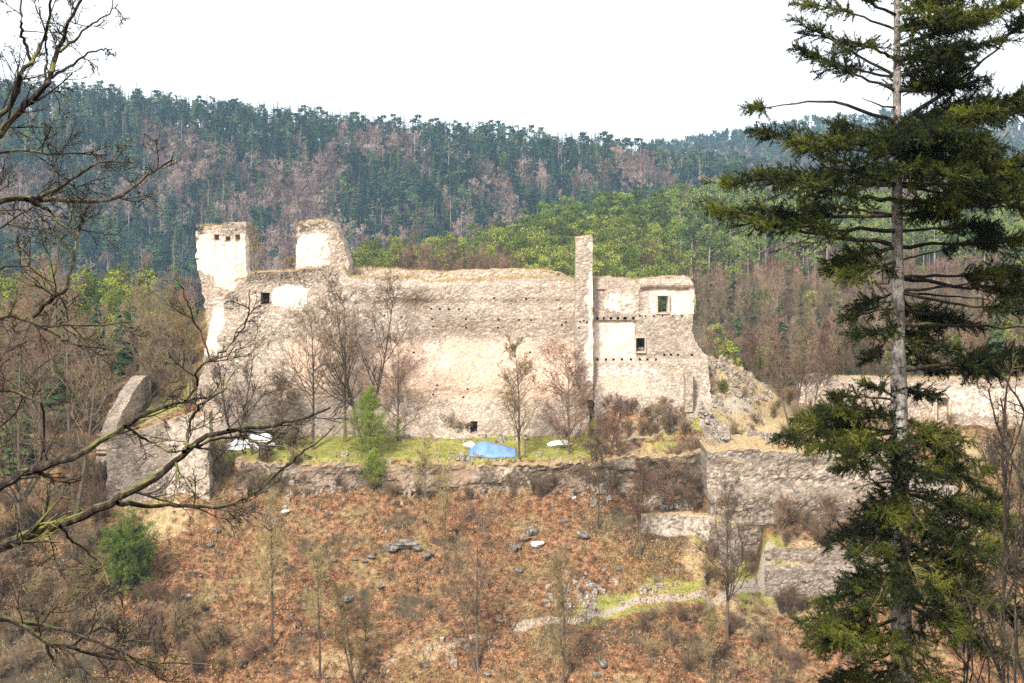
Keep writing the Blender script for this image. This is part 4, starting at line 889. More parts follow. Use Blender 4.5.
forest(8, xy, kd, [bs, sm_sp, yg], [(.5, 1.05), (.7, 1.1), (.6, 1.1)], (145, 30, 40),
       [("bare_tree", "leafless reddish brown scrub tree behind the low outer wall", "bare tree", "scrub trees behind the outer wall"), ("young_spruce", "small dark spruce among the scrub trees behind the outer wall", "spruce tree", "small spruces behind the outer wall"),
        ("young_pine", "fresh green young tree among the scrub behind the outer wall", "young tree", "fresh green trees behind the outer wall")],
       ["scrub_wood", "", "young_wood"], ["leafless brown scrub wood behind the outer wall", "", "fresh green trees in the scrub"])
# left flank wood
rng = np.random.default_rng(80)
xy = jgrid(rng, -90, -20, 150, 226, 3.4, lambda px, P: (px > -40) & (px < 196) & ~((px > 100) & (P[:, 1] < 157)))
kd = np.where(rng.random(len(xy)) < .5, 0, 1); kd[(xy[:, 1] > 180) & (rng.random(len(xy)) < .45)] = 2; kd[rng.random(len(xy)) < .12] = 3
px = CX + F * xy[:, 0] / xy[:, 1]; kd[(px > 95) & (xy[:, 1] > 165) & (rng.random(len(xy)) < .45)] = 2
bl = [proto_bare(270 + i, 9, .1, 18, 7, 620, .9, .04, [M['twig'], M['bark']], ang=30) for i in range(3)]
bl2 = [proto_bare(280 + i, 7, .1, 18, 7, 560, .9, .04, [M['twig_red'], M['bark']], ang=34) for i in range(2)]
forest(9, xy, kd, [bl, bl2, [proto_pine(285 + i, 8, 2., .1, 650, .36, [M['pine'], M['bark']]) for i in range(2)], [proto_spruce(290 + i, 11, 2.3, 24, 10, .05, [M['pine_dark'], M['bark']]) for i in range(2)]],
       [(.5, 1.), (.5, 1.), (.55, 1.05), (.7, 1.)], (300,) * 4,
       [("bare_tree", "leafless grey brown tree on the brushy left flank of the castle hill", "bare tree", "grey brown trees on the left flank"), ("bare_tree", "leafless reddish brown tree on the brushy left flank of the castle hill", "bare tree", "reddish trees on the left flank"),
        ("young_pine", "bright green young pine on the left flank of the castle hill", "pine tree", "young pines on the left flank"), ("spruce_tree", "dark spruce on the left flank of the castle hill", "spruce tree", "spruces on the left flank")], [""] * 4, [""] * 4)
# ------------------------------------------------------------------ bare trees standing one by one round the ruin
def full_bare(seed, h, stems=1, crown0=.3, n1=22, n2=6, n3=6, ang=42, spread=.34, tr=.012, twig='twig', lean=0., rmin=.012, tw=.45, sw=.026):
    """returns trunk MB and crown MB"""
    rng = np.random.default_rng(seed); T = MB(); K = MB(); Ps = []
    for s in range(stems):
        a = rng.uniform(0, 6.3) if stems > 1 else 0; o = .25 * (stems > 1); l = h * (1 if s == 0 else rng.uniform(.75, .98)); sp = .12 * l * (stems > 1)
        Ps.append(spline([(0, 0, -.6), (math.cos(a) * o, math.sin(a) * o, .4), (math.cos(a) * (o + sp) + rng.normal(0, .12), math.sin(a) * (o + sp), l * .5), (math.cos(a) * (o + sp * 1.6) + lean * l + rng.normal(0, .2), math.sin(a) * (o + sp * 1.6), l)], 10))
    P = np.stack(Ps); R = np.tile(np.linspace(1, .12, 10) ** 1.1 * h * tr, (stems, 1)); R[:, 0] *= 1.25
    tubes(T, P, R, 7, 0)
    A, RA = spawn(rng, P, R, n1 // stems + 3, crown0, .98, spread * 1.15, ang, 6, .20, .13, .5, .022, .5); tubes(K, A, RA, 4, 1)
    B, RB_ = spawn(rng, A, RA, n2 + 1, .15, 1, .5, 42, 5, .12, .16, .6, rmin, .4); tubes(K, B, RB_, 3, 0)
    D, RD = spawn(rng, B, RB_, n3, .15, 1, .5, 40, 3, .1, .18, .7, rmin * .8, .3); tubes(K, D, RD, 3, 0)
    n = len(D) * 5; idx = rng.integers(0, len(D), n); d = D[idx, 2] - D[idx, 0] + rng.normal(size=(n, 3)) * .25; d /= np.linalg.norm(d, axis=1, keepdims=True) + 1e-9
    slivers(rng, K, D[idx, rng.integers(0, 3, n)], d, tw * rng.uniform(.4, 1.2, n), sw, 0)
    return T, K, [M[twig], M['bark']]
def plant(px, py, name, label, cat, TK, group=None, rz=0, sc=1.):
    p = hit(px, py); T, K, mats = TK; r = empty(name, p, label, cat, group); r.rotation_euler = (0, 0, rz); r.scale = (sc,) * 3
    T.build("trunk", [M['bark']], r); K.build("crown", mats, r); return r
def hgt(px, py, top): p = hit(px, py); return (py - top) / F * p[1]
SP = [  # px, base row, top row, stems, crown0, n1, ang, spread, twig, label
 (313, 450, 318, 1, .25, 34, 55, .48, 'twig', "broad spreading bare tree on the left part of the grass terrace"),
 (363, 443, 285, 2, .22, 30, 42, .36, 'twig', "tall twin stemmed bare tree before the long wall, above the fresh green larch"),
 (345, 442, 300, 1, .25, 18, 42, .34, 'twig', "slim bare tree just left of the twin stemmed one before the long wall"),
 (519, 460, 345, 1, .12, 30, 45, .27, 'twig_yel', "slender bare tree at the terrace edge right of the blue tarpaulin"),
 (569, 455, 358, 1, .08, 46, 62, .44, 'twig_red', "reddish rounded bare tree behind the large white stone block"),
 (598, 531, 448, 1, .30, 24, 48, .36, 'twig', "lone twiggy tree with flared foot in the middle of the slope"),
 (425, 514, 446, 1, .25, 16, 40, .30, 'twig_yel', "thin bare sapling just below the left end of the terrace wall"),
 (477, 672, 520, 2, .35, 30, 50, .28, 'twig', "dark tall twin stemmed tree at the bottom middle of the slope"),
 (563, 690, 560, 1, .20, 26, 38, .26, 'twig_yel', "thin yellowish bare tree at the bottom edge below the path"),
 (356, 690, 590, 3, .20, 26, 34, .26, 'twig_yel', "many stemmed sapling at the bottom edge under the ledge"),
 (727, 640, 492, 1, .28, 26, 42, .28, 'twig', "tall slim bare tree before the short grey wall and stepped walls"),
 (711, 690, 610, 1, .30, 14, 36, .22, 'twig_yel', "short bare sapling below the path near the tall slim tree"),
 (272, 650, 500, 1, .35, 20, 34, .20, 'twig_yel', "very thin bare sapling on the left of the slope below the bastion"),
 (445, 560, 470, 1, .30, 14, 34, .20, 'twig_yel', "faint thin sapling in mid slope right of the largest boulder"),
 (620, 470, 398, 2, .15, 20, 40, .32, 'twig_red', "small reddish bare tree at the rubble foot of the palace wall"),
 (320, 680, 560, 1, .35, 16, 34, .22, 'twig_yel', "thin yellowish sapling left of the many stemmed one"),
 (791, 428, 335, 2, .30, 24, 34, .30, 'twig', "pale bare tree with two stems in front of the outer wall's left end"),
 (806, 430, 345, 1, .35, 16, 36, .34, 'twig', "slim bare tree between the two others before the outer wall's left end"),
 (815, 432, 360, 1, .30, 16, 44, .40, 'twig', "leaning bare tree, rightmost of the cluster before the outer wall"),
 (398, 441, 340, 1, .10, 22, 50, .36, 'twig_red', "reddish fuzzy bare tree right of the young larch against the long wall"),
 (282, 446, 372, 1, .12, 30, 50, .36, 'twig', "low spreading bare tree at the wall foot left of the broad spreading one"),
 (150, 400, 290, 1, .20, 26, 40, .36, 'twig', "bushy bare tree behind the tip of the bastion"),
 (190, 470, 330, 1, .30, 24, 40, .34, 'twig_yel', "bare tree rising from inside the bastion beside the tower foot"),
 (235, 448, 340, 2, .2, 26, 40, .34, 'twig', "bare double tree growing at the left foot of the long wall"),
 (640, 560, 470, 1, .3, 18, 42, .3, 'twig_red', "small reddish tree left of the short grey wall"),
 (20, 560, 330, 1, .25, 34, 45, .36, 'twig', "large tangled bare tree on the left flank, lower of the two near the picture edge"),
 (75, 520, 300, 2, .25, 34, 42, .34, 'twig', "large twin stemmed bare tree left of the bastion"),
 (40, 470, 270, 1, .2, 34, 45, .36, 'twig_red', "large reddish bare tree high on the left flank above the bastion"),
]
for i, (u, v, top, stems, c0, n1, ang, spr, tw, lab) in enumerate(SP):
    h = hgt(u, v, top); lean = .22 if 'leaning' in lab else 0
    plant(u, v, "bare_tree", lab, "bare tree", full_bare(500 + i, h, stems, c0, n1, 6, 5, ang, spr, .0125 if h > 6 else .016, tw, lean, rmin=.014 if v < 600 else .011))
p = np.array([(264 - CX) / F * 182, 182., 0.]); p[2] = float(H(p[:1], p[1:2])[0]); h = -(233 - HY) / F * 182 - p[2]
T, K, _m = full_bare(590, h, 2, .55, 26, 5, 4, 30, .18, .008, 'twig_far', rmin=.02, sw=.05); r = empty("pale_tree", p, "pale slender bare tree showing between the two tower stumps", "pale tree"); T.build("trunk", [M['pale_trunk']], r); K.build("crown", [M['twig_yel'], M['pale_trunk']], r)
# evergreen plants near the ruin
def larch(seed, h, r, mat, n=5200):
    rng = np.random.default_rng(seed); T = MB(); K = MB()
    P = spline([(0, 0, -.5), (.05, 0, h * .5), (0, 0, h)], 6)[None]; R = np.linspace(h * .014, .015, 6)[None]; tubes(T, P, R, 6)
    A, RA = spawn(rng, P, R, 110, .10, .98, .34 * r, 72, 5, .10, .08, .4, .012, .9); tubes(K, A, RA, 3, 1)
    B, RB_ = spawn(rng, A, RA, 9, .15, 1, .42, 50, 3, .05, .1, .6, .008, .3); tubes(K, B, RB_, 3, 1)
    idx = rng.integers(0, len(B), n); t = rng.uniform(0, 2, n); i = np.minimum(t.astype(int), 1); f = (t - i)[:, None]
    bp = B[idx, i] * (1 - f) + B[idx, i + 1] * f; bp += rng.normal(0, .10, bp.shape); leaves(rng, K, bp, .11, 0, .9, .35)
    return T, K, [M[mat], M['bark']]
plant(370, 456, "larch_tree", "fresh yellow green young larch on the terrace edge", "larch tree", larch(1, hgt(370, 456, 388), 1.5, 'larch', 34000))
plant(374, 482, "larch_bush", "low fresh green bush at the foot of the young larch", "green bush", larch(2, hgt(374, 482, 450), 1.8, 'larch', 16000))
def bush(seed, h, r, mat, n=9000):
    rng = np.random.default_rng(seed); T = MB(); K = MB()
    P = np.stack([spline([(0, 0, -.3), (rng.normal(0, r * .3), rng.normal(0, r * .3), h * .5), (rng.normal(0, r * .35), rng.normal(0, r * .35), h * rng.uniform(.6, 1))], 5) for _ in range(16)]); R = np.tile(np.linspace(.05, .012, 5), (16, 1)); tubes(T, P, R, 5)
    A, RA = spawn(rng, P, R, 18, .05, 1, .5, 60, 4, .15, .12, .5, .01, .4); tubes(K, A, RA, 3, 1)
    B, RB_ = spawn(rng, A, RA, 6, .2, 1, .4, 40, 3, .1, .1, .6, .008, .3)
    idx = rng.integers(0, len(B), n); t = rng.uniform(0, 2, n); i = np.minimum(t.astype(int), 1); f = (t - i)[:, None]
    bp = B[idx, i] * (1 - f) + B[idx, i + 1] * f + rng.normal(0, .05, (n, 3)); leaves(rng, K, bp, .13, 0, .9, .35)
    return T, K, [M[mat], M['bark']]
plant(129, 592, "juniper_bush", "round dark green evergreen bush alone on the left slope", "green bush", bush(3, 6.2, 3.2, 'juniper', 70000))
plant(722, 352 + 40, "green_shrub", "small green shrub beside the gate pier", "green bush", bush(4, 1.3, 1.0, 'larch', 800))
for (u, v, top, lab) in ((60, 420, 290, "dark green spruce at the left edge of the flank wood"), (128, 375, 300, "dark young spruce above the bastion's uphill tip"), (18, 470, 350, "dark green spruce low on the left flank near the picture edge")):
    h = hgt(u, v, top); pr, mt = proto_spruce(900 + u, h, h * .2, 26, 11, .05, [M['pine_dark'], M['bark']]); tag(o := pr.build("spruce_tree", mt), lab, "spruce tree"); o.location = hit(u, v)
# shrubs: one of each kind, then copies
def shrub_proto(seed, h, tw, label, group):
    rng = np.random.default_rng(seed); K = MB(); n = 14
    P = np.stack([spline([(rng.normal(0, .12), rng.normal(0, .12), -.2), (rng.normal(0, .3), rng.normal(0, .3), h * .5), (rng.normal(0, .65), rng.normal(0, .65), h * rng.uniform(.65, 1))], 5) for _ in range(n)]); R = np.tile(np.linspace(.035, .01, 5), (n, 1))
    r = empty("bare_shrub", (0, 0, -500), label, "bare shrub", group); S = MB(); tubes(S, P, R, 4, 0); S.build("stem", [M['bark']], r)
    A, RA = spawn(rng, P, R, 8, .15, 1, .45, 35, 4, .12, .16, .6, .010, .4); tubes(K, A, RA, 3, 0)
    B, RB_ = spawn(rng, A, RA, 4, .2, 1, .5, 38, 3, .1, .16, .7, .009, .4); tubes(K, B, RB_, 3, 0)
    n = 500; idx = rng.integers(0, len(B), n); d = B[idx, 2] - B[idx, 0] + rng.normal(size=(n, 3)) * .15; d /= np.linalg.norm(d, axis=1, keepdims=True); slivers(rng, K, B[idx, rng.integers(0, 3, n)], d, .35, .02, 0)
    K.build("twigs", [M[tw]], r); return r
GS = (("bare brown shrub on the leafy slope below the ruin", "bare shrubs on the slope"), ("bare brush in the thicket on the left flank of the hill", "brush of the left flank"), ("bare shrub growing against the stepped retaining walls", "shrubs at the retaining walls"), ("bare shrub on the mound and rubble at the foot of the ruin", "shrubs at the ruin's foot"), ("straggly bare shrub low at the right among the spruce boughs", "shrubs at the lower right"))
sp = [shrub_proto(700 + i, 2.2, ('twig', 'twig_red', 'twig_yel', 'twig')[i], GS[0][0], GS[0][1]) for i in range(4)]
used = [False] * 4; rng = np.random.default_rng(40); shr = []
def put_shrub(u, v, s, gi, k):
    p = hit(u, v); sc = (s * rng.uniform(.8, 1.3), s * rng.uniform(.8, 1.3), s * rng.uniform(.75, 1.2))
    if not used[k]:
        used[k] = True; r = sp[k]; r.location = p; r.scale = sc; r['label'], r['group'] = GS[gi]; return
    copy_tree(sp[k], p, rng.uniform(0, 6.3), sc, *GS[gi])
for gi, n, (u0, v0, u1, v1), smin, smax, f in (
    (0, 34, (215, 500, 700, 683), .12, .5, lambda u, v: abs(v - (683 - (u - 300) * .19)) > 8), (0, 60, (225, 480, 700, 500), .3, .9, None), (0, 30, (640, 615, 860, 683), .4, 1., None),
    (1, 120, (-20, 400, 108, 683), .5, 1.3, None), (1, 45, (100, 600, 260, 683), .4, 1.1, None), (1, 50, (-20, 345, 196, 405), .6, 1.3, None), (1, 16, (215, 450, 300, 500), .5, 1.1, None),
    (2, 60, (712, 512, 880, 550), .5, 1.1, None), (2, 16, (700, 515, 764, 590), .4, .8, None), (2, 18, (655, 462, 704, 512), .7, 1.4, None), (2, 18, (770, 603, 890, 618), .4, .9, None),
    (3, 26, (590, 405, 690, 440), .35, .9, None), (3, 26, (720, 395, 880, 440), .3, .8, None), (3, 22, (220, 430, 580, 438), .4, 1., None), (3, 14, (845, 425, 1030, 445), .4, 1.1, None),
    (4, 60, (880, 450, 1040, 683), .7, 1.6, None)):
    for _ in range(n):
        u, v = rng.uniform(u0, u1), rng.uniform(v0, v1)
        if f and not f(u, v): continue
        shr.append((u, v, rng.uniform(smin, smax), gi, int(rng.integers(0, 4))))
shr.sort(key=lambda q: -q[2])
for q in shr[:285]: put_shrub(*q)
b = MB()
for k in range(4):
    q = [t for t in shr[285:] if t[4] == k]; L = np.array([hit(t[0], t[1]) for t in q]); sz = np.array([t[2] for t in q])
    pm = MB()
    for ch in sp[k].children:
        me = ch.data; V = np.zeros(len(me.vertices) * 3); me.vertices.foreach_get("co", V); V = V.reshape(-1, 3)
        for nn in (3, 4):
            fc = [tuple(p_.vertices) for p_ in me.polygons if len(p_.vertices) == nn]
            if fc: pm.f.append((np.array(fc) + pm.n, 0))
        pm.v.append(V); pm.c.append(np.zeros((len(V), 4))); pm.n += len(V)
    stamp(b, pm, L, rng.uniform(0, 6.3, len(q)), np.stack([sz, sz, sz], 1), rng.random(len(q)))
tag(b.build("brushwood", [M['twig']]), "small bare brush scattered over the slope and the left flank", "brush", kind='stuff')
# ------------------------------------------------------------------ the big spruce on our side of the valley
SY = 23.
def spx(px, py, y=SY): return W(px, py, y)
tp = [(896, -170), (896.5, -60), (897, 60), (897, 200), (898, 330), (900, 480), (901, 620), (903, 760), (904, 1150)]
tree_base = np.array([spx(904, 1150)[0], SY, float(H(np.array([6.3]), np.array([SY]))[0])])
big = empty("spruce_tree", tree_base, "big dark spruce with mottled pale trunk and uneven heavy boughs, nearest evergreen on the right", "spruce tree")
Pt = np.array([spx(*q) for q in tp]); Pt[-1] = tree_base - (0, 0, .6)
tr_rad = ip([(-170, .025), (-60, .038), (30, .052), (120, .068), (200, .085), (330, .112), (420, .14), (620, .165), (760, .19), (1300, .3)])
Pd = spline(Pt, 90); rr = tr_rad(HY - F * Pd[:, 2] / SY); rr = rr * (1 + .06 * fbm(Pd[:, 2] * 2., 3, 3, 3))
m = MB(); tubes(m, Pd, rr, 20); o = m.build("trunk", [M['sprucebark']], big, smooth=True); o.matrix_parent_inverse.identity(); o.location = -Vector(tree_base)
rng = np.random.default_rng(60)
def bough(row0, tx, ty, dy, f0=.25, dens=1., sag=.0, width=.36, hang=1., seed=None):
    """one bough from the trunk at row0 to the tip (px,row) dy metres nearer or farther"""
    zc = -(row0 - HY) / F * SY; i = np.argmin(np.abs(Pd[:, 2] - zc)); a = Pd[i].copy(); yt = SY + dy; bpt = W(tx, ty, yt); L = np.linalg.norm(bpt - a)
    mid = (a + bpt) / 2; mid[2] -= sag * L; mid += rng.normal(0, .02 * L, 3)
    P = spline([a, a * .7 + mid * .3, mid, mid * .4 + bpt * .6, bpt], 12); P[1:-1] += rng.normal(0, .006 * L, (10, 3)); R = np.linspace(min(.045, .012 + L * .010), .006, 12)
    mb = MB(); tubes(mb, P, R, 6, 0)
    if dens > 0:
        # side shoots in the flat of the bough
        n = int(L * 17 * dens) + 4; t = f0 + (1 - f0) * rng.random(n) ** .9; g = t * 11; k = np.minimum(g.astype(int), 10); f = (g - k)[:, None]
        p0 = P[k] * (1 - f) + P[k + 1] * f; tan = P[k + 1] - P[k]; tan /= np.linalg.norm(tan, axis=1, keepdims=True)
        side = np.cross(tan, [0, 0, 1.]); side /= np.linalg.norm(side, axis=1, keepdims=True); sg = rng.choice([-1, 1], n)[:, None]
        d = tan * .75 + side * sg * rng.uniform(.5, 1.1, (n, 1)); d[:, 2] += rng.normal(.02, .22, n); d /= np.linalg.norm(d, axis=1, keepdims=True)
        l = (L * width * (1.05 - t) + .18) * rng.uniform(.5, 1.15, n); l = np.minimum(l, 1.25)
        S = [p0]; dd = d.copy()
        for q in range(3):
            S.append(S[-1] + dd * (l / 3)[:, None]); dd[:, 2] -= .05 * hang; dd += rng.normal(0, .06, dd.shape); dd /= np.linalg.norm(dd, axis=1, keepdims=True)
        S = np.stack(S, 1); RS = np.tile(np.array([.009, .007, .005, .003]), (n, 1)); tubes(mb, S, RS, 3, 0)
        # twigs on the shoots
        Q, RQ = spawn(rng, S, RS, 7, .1, 1., 1., 45, 3, .02, .10, .8, .003, .4, absL=np.repeat(np.minimum(.34, l * .5 + .08), 7)); tubes(mb, Q, RQ, 3, 0)
        for PP, per, w_ in ((S, 170, 1.), (Q, 210, 1.), (P[None, 5:], 60, 1.)):
            seg = np.linalg.norm(np.diff(PP, axis=1), axis=2).sum(1); cnt = rng.poisson(seg * per); idx = np.repeat(np.arange(len(PP)), cnt); N = len(idx); tt = rng.random(N) * (PP.shape[1] - 1); k = np.minimum(tt.astype(int), PP.shape[1] - 2); f = (tt - k)[:, None]
            bp = PP[idx, k] * (1 - f) + PP[idx, k + 1] * f; ax = PP[idx, k + 1] - PP[idx, k]; ax /= np.linalg.norm(ax, axis=1, keepdims=True) + 1e-9
            q = rng.normal(size=(N, 3)); dn = ax * .55 + q / np.linalg.norm(q, axis=1, keepdims=True) * .8; dn[:, 2] += .12; dn /= np.linalg.norm(dn, axis=1, keepdims=True)
            slivers(rng, mb, bp, dn, rng.uniform(.03, .055, N), .011, 1)
    o = mb.build("branch", [M['limb'], M['spruce']], big); o.location = -Vector(tree_base)
B = [  # row on trunk, tip px, tip row, dy, f0, dens, sag
 (-60, 850, -100, 1, .2, 1., 0), (-70, 960, -110, -1, .2, 1., 0), (-20, 840, -50, -1.5, .3, .9, 0),
 (38, 801, 4, .4, .42, 1.3, -.06), (20, 830, -18, -1.2, .35, .9, 0), (72, 801, 22, 1.2, .45, .9, 0),
 (92, 800, 50, -.4, .25, 1.5, .02), (84, 828, 60, 1.6, .3, 1., 0), (60, 850, 40, -1.8, .4, .7, 0),
 (126, 757, 108, -.9, .93, .4, -.09), (112, 862, 98, -.6, 1, 0, 0), (140, 835, 122, 1.2, .6, .5, -.03),
 (156, 752, 130, -.6, .22, 1.5, -.01), (160, 800, 142, -1.9, .3, 1.1, 0), (150, 842, 130, 1.8, .3, 1., 0),
 (190, 716, 183, -.8, .22, 1.5, -.02), (186, 760, 172, .9, .35, 1.1, 0), (196, 790, 178, -2.2, .3, 1., 0), (178, 840, 160, -2, .3, 1., 0),
 (222, 722, 210, .5, .3, 1.5, .03), (228, 760, 222, -1.6, .3, 1.1, .02), (212, 805, 205, 2., .2, 1.1, 0), (240, 700, 205, 1.6, .6, .7, .04),
 (252, 826, 270, -.5, .25, 1.5, -.03), (246, 842, 258, 1.1, .2, 1.2, 0), (262, 850, 282, -1.4, .25, 1.2, -.02),
 (305, 846, 318, -.4, .2, 1.4, -.02), (298, 858, 306, 1.0, .2, 1.1, 0), (318, 862, 335, -1.2, .2, 1.1, 0), (330, 866, 362, .4, .3, .8, 0),
 (418, 787, 438, -.8, .22, 1.7, -.06), (412, 800, 418, .9, .25, 1.4, -.04), (400, 833, 396, .1, .35, 1.2, -.03), (425, 815, 448, -1.9, .2, 1.5, -.02), (436, 845, 470, -1.3, .2, 1.3, 0), (405, 872, 384, -.6, .3, 1., 0),
 (430, 800, 432, -.2, .3, 1.6, -.05), (415, 826, 410, -1.3, .25, 1.5, -.03), (442, 860, 452, -2.2, .15, 1.4, 0),
 (520, 829, 545, -.5, .25, 1.4, -.03), (512, 848, 530, .9, .3, 1.2, 0), (530, 855, 560, -1.5, .3, 1.2, 0), (500, 870, 520, -1.2, .2, 1., 0),
 (595, 806, 625, -.6, .2, 1.6, -.02), (585, 822, 600, 1.0, .2, 1.4, 0), (610, 812, 650, -1.7, .2, 1.6, 0), (640, 815, 690, .4, .15, 1.5, 0), (570, 850, 590, -1.6, .2, 1.3, 0), (655, 850, 700, -1.6, .15, 1.5, 0), (625, 835, 640, -2.4, .15, 1.5, 0),
 # right side
 (-30, 985, -40, .5, .1, 1.6, 0), (0, 1000, -12, -.9, .1, 1.7, 0), (12, 960, -10, 1.4, .1, 1.6, 0), (30, 1012, 2, .6, .12, 1.7, .02), (25, 985, 12, -1.8, .1, 1.6, 0), (48, 975, 20, 1.3, .1, 1.6, 0),
 (62, 1000, 40, -.3, .12, 1.6, .03), (55, 960, 45, -1.9, .1, 1.6, 0), (72, 965, 60, 1.2, .1, 1.5, 0), (85, 985, 80, -.8, .15, 1.4, .03), (95, 940, 82, 1.9, .1, 1.3, 0), (90, 955, 70, -1.2, .15, 1.4, .02), (120, 1028, 18, .9, .8, .5, .05),
 (118, 1040, 92, -.3, .1, 1.7, .02), (122, 1010, 100, 1.6, .1, 1.6, 0), (128, 1050, 105, .7, .1, 1.6, .02), (130, 990, 112, -1.8, .1, 1.6, 0), (140, 945, 128, -3.0, .1, 2.0, 0), (146, 975, 140, -3.0, .15, 1.9, 0), (150, 1000, 150, -2.2, .15, 1.6, 0),
 (158, 960, 175, -3.2, .2, 1.8, .02), (165, 990, 165, -1.0, .25, 1.5, 0), (172, 1045, 160, .3, .3, 1.6, .03), (180, 1040, 175, 1.5, .3, 1.6, .02), (185, 1020, 190, -.8, .35, 1.6, .03), (190, 1045, 210, -.2, .4, 1.6, .03), (205, 985, 195, -2.6, .3, 1.6, .02),
 (150, 915, 140, -3., .1, 1.8, 0), (170, 905, 170, -3.0, .2, 1.5, 0), (215, 950, 215, -2., .3, 1.2, 0),
 (232, 1000, 225, -.6, .35, 1.5, .03), (245, 1030, 240, .9, .4, 1.6, .03), (262, 945, 250, .2, .9, .2, -.02), (270, 1040, 268, -.3, .4, 1.6, .02), (282, 1045, 290, 1.2, .45, 1.6, .02), (290, 1015, 275, -.7, .9, .3, .03), (292, 990, 300, .4, 1, 0, .01),
 (300, 1040, 312, -1.2, .55, 1.4, 0), (326, 1060, 330, 0, .9, .5, -.01), (322, 925, 345, .8, .1, 1.3, 0), (335, 960, 352, -.8, .15, 1.4, 0), (310, 975, 325, 1.1, .3, 1.4, 0), (300, 930, 330, 1.6, .1, 1.3, 0), (340, 935, 372, 1.0, .1, 1.2, 0),
 (362, 1045, 360, .2, .3, 1.6, .0), (368, 1040, 352, -.9, .35, 1.5, 0), (375, 1000, 372, 1.0, .45, 1.3, 0), (385, 930, 398, .9, .2, 1.2, 0),
 (412, 950, 440, -.3, .1, 1.6, -.03), (420, 985, 470, -.8, .1, 1.7, -.03), (430, 960, 468, .9, .1, 1.6, -.02), (445, 1000, 500, .3, .12, 1.6, -.02), (455, 940, 480, -1.8, .1, 1.5, 0),
 (490, 1030, 520, -.7, .1, 1.7, -.02), (500, 1040, 545, .6, .1, 1.7, -.02), (515, 1000, 550, -1.9, .1, 1.7, 0), (530, 1045, 580, -.3, .1, 1.7, -.02), (545, 970, 575, 1.4, .1, 1.6, 0), (560, 1000, 610, -1.5, .1, 1.7, 0),
 (575, 1040, 625, .4, .1, 1.6, -.02), (590, 960, 640, -1.9, .15, 1.5, 0), (600, 1010, 660, .9, .15, 1.5, 0), (620, 940, 690, -1., .15, 1.3, 0), (640, 990, 720, -.6, .2, 1.3, 0), (475, 925, 530, -2, .1, 1.3, 0), (540, 925, 600, -2.2, .1, 1.4, 0), (650, 870, 720, -2, .1, 1.5, 0), (480, 880, 520, -1.6, .1, 1.1, 0),
 (560, 870, 610, -2.3, .1, 1.3, 0), (700, 850, 740, -1, .1, 1.3, 0), (700, 980, 760, -1, .1, 1.3, 0)]
B = sorted(B, key=lambda q: q[0])[:170]
for i, (r0_, tx, ty, dy, f0, dn, sg) in enumerate(B): bough(r0_, tx, ty, dy, f0, dn * (.47 if tx < 890 and r0_ < 380 else .56 if r0_ >= 135 else .72), sg)
# thin bare saplings at the right edge
def near_sapling(u, v0, v1, Y, seed, lab, stems=3):
    z0 = float(H(np.array([(u - CX) / F * Y]), np.array([Y]))[0]); zt = -(v1 - HY) / F * Y; h = zt - z0
    T, K, mats = full_bare(seed, h, stems, .45, 18, 4, 4, 26, .15, .0032, 'limb', rmin=.0028, tw=.12, sw=.005); r = empty("bare_sapling", ((u - CX) / F * Y, Y, z0), lab, "bare sapling"); T.build("trunk", [M['limb']], r); K.build("crown", [M['limb'], M['limb']], r)
near_sapling(1010, 683, 380, 21., 801, "thin bare sapling at the lower right picture edge before the spruce boughs", 1)
near_sapling(972, 683, 500, 27., 802, "bare sapling behind the big spruce's lower right boughs", 1)
near_sapling(1030, 683, 330, 17., 803, "bare sapling reaching highest at the right picture edge", 1)
# ------------------------------------------------------------------ the leafless tree at the left
LY = 9.; rng = np.random.default_rng(90)
tb = np.array([-5.2, 9.3, float(H(np.array([-5.2]), np.array([9.3]))[0])])
lt = empty("leafless_tree", tb, "near leafless tree with dark mossy limbs reaching in from the left picture edge", "bare tree")
Ptr = spline([tb - (0, 0, .4), tb + (.1, 0, 3), (-5.0, 9.2, -1.0), (-4.7, 9.1, 1.2), (-4.4, 9, 3.2)], 30); Rtr = np.interp(np.linspace(0, 1, 30), [0, .1, .6, 1], [.30, .22, .15, .05])
m = MB(); tubes(m, Ptr, Rtr, 16); o = m.build("trunk", [M['limb']], lt, smooth=True); o.location = -Vector(tb)
def limb(pts, r0, r1, root=None, dys=0., tw=1., tl=.5, up=.25, label=None, n1=None):
    """traced limb: px points at its own distance, from the trunk outwards"""
    Y = LY + dys; P = [W(u, v, Y + .25 * math.sin(i * 1.7 + dys * 3)) for i, (u, v) in enumerate(pts)]
    if root is not None:
        zr = -(root - HY) / F * 9.1; i = np.argmin(np.abs(Ptr[:, 2] - zr)); P = [Ptr[i]] + P
    P = spline(P, max(10, len(P) * 4)); L = np.linalg.norm(np.diff(P, axis=0), axis=1).sum(); R = np.linspace(r0, r1, len(P)) * (1 + .12 * fbm(np.linspace(0, 12, len(P)), dys * 9, 4, 2))
    P[1:-1] += rng.normal(0, .006, (len(P) - 2, 3))
    mb = MB(); tubes(mb, P, R, 9, 0)
    if tw > 0:
        n1 = n1 or max(2, int(L * 4.2 * tw)); A, RA = spawn(rng, P[None], R[None], n1, .15, .98, 1., 50, 7, up * .3, .13, .4, .0045, .4, absL=tl * 1.15)
        tubes(mb, A, RA, 5, 0); B_, RB_ = spawn(rng, A, RA, 5, .2, 1, .6, 42, 5, .06, .14, .6, .0032, .3); tubes(mb, B_, RB_, 4, 0)
        D, RD = spawn(rng, B_, RB_, 4, .2, 1, .6, 40, 4, .05, .15, .7, .0024, .3); tubes(mb, D, RD, 3, 0)
        E = D[:, -1]; n = len(E); d = rng.normal(size=(n, 3)); d /= np.linalg.norm(d, axis=1, keepdims=True); slivers(rng, mb, E, d, .02, .010, 0)   # buds
    o = mb.build("limb", [M['limb']], lt); o.location = -Vector(tb)
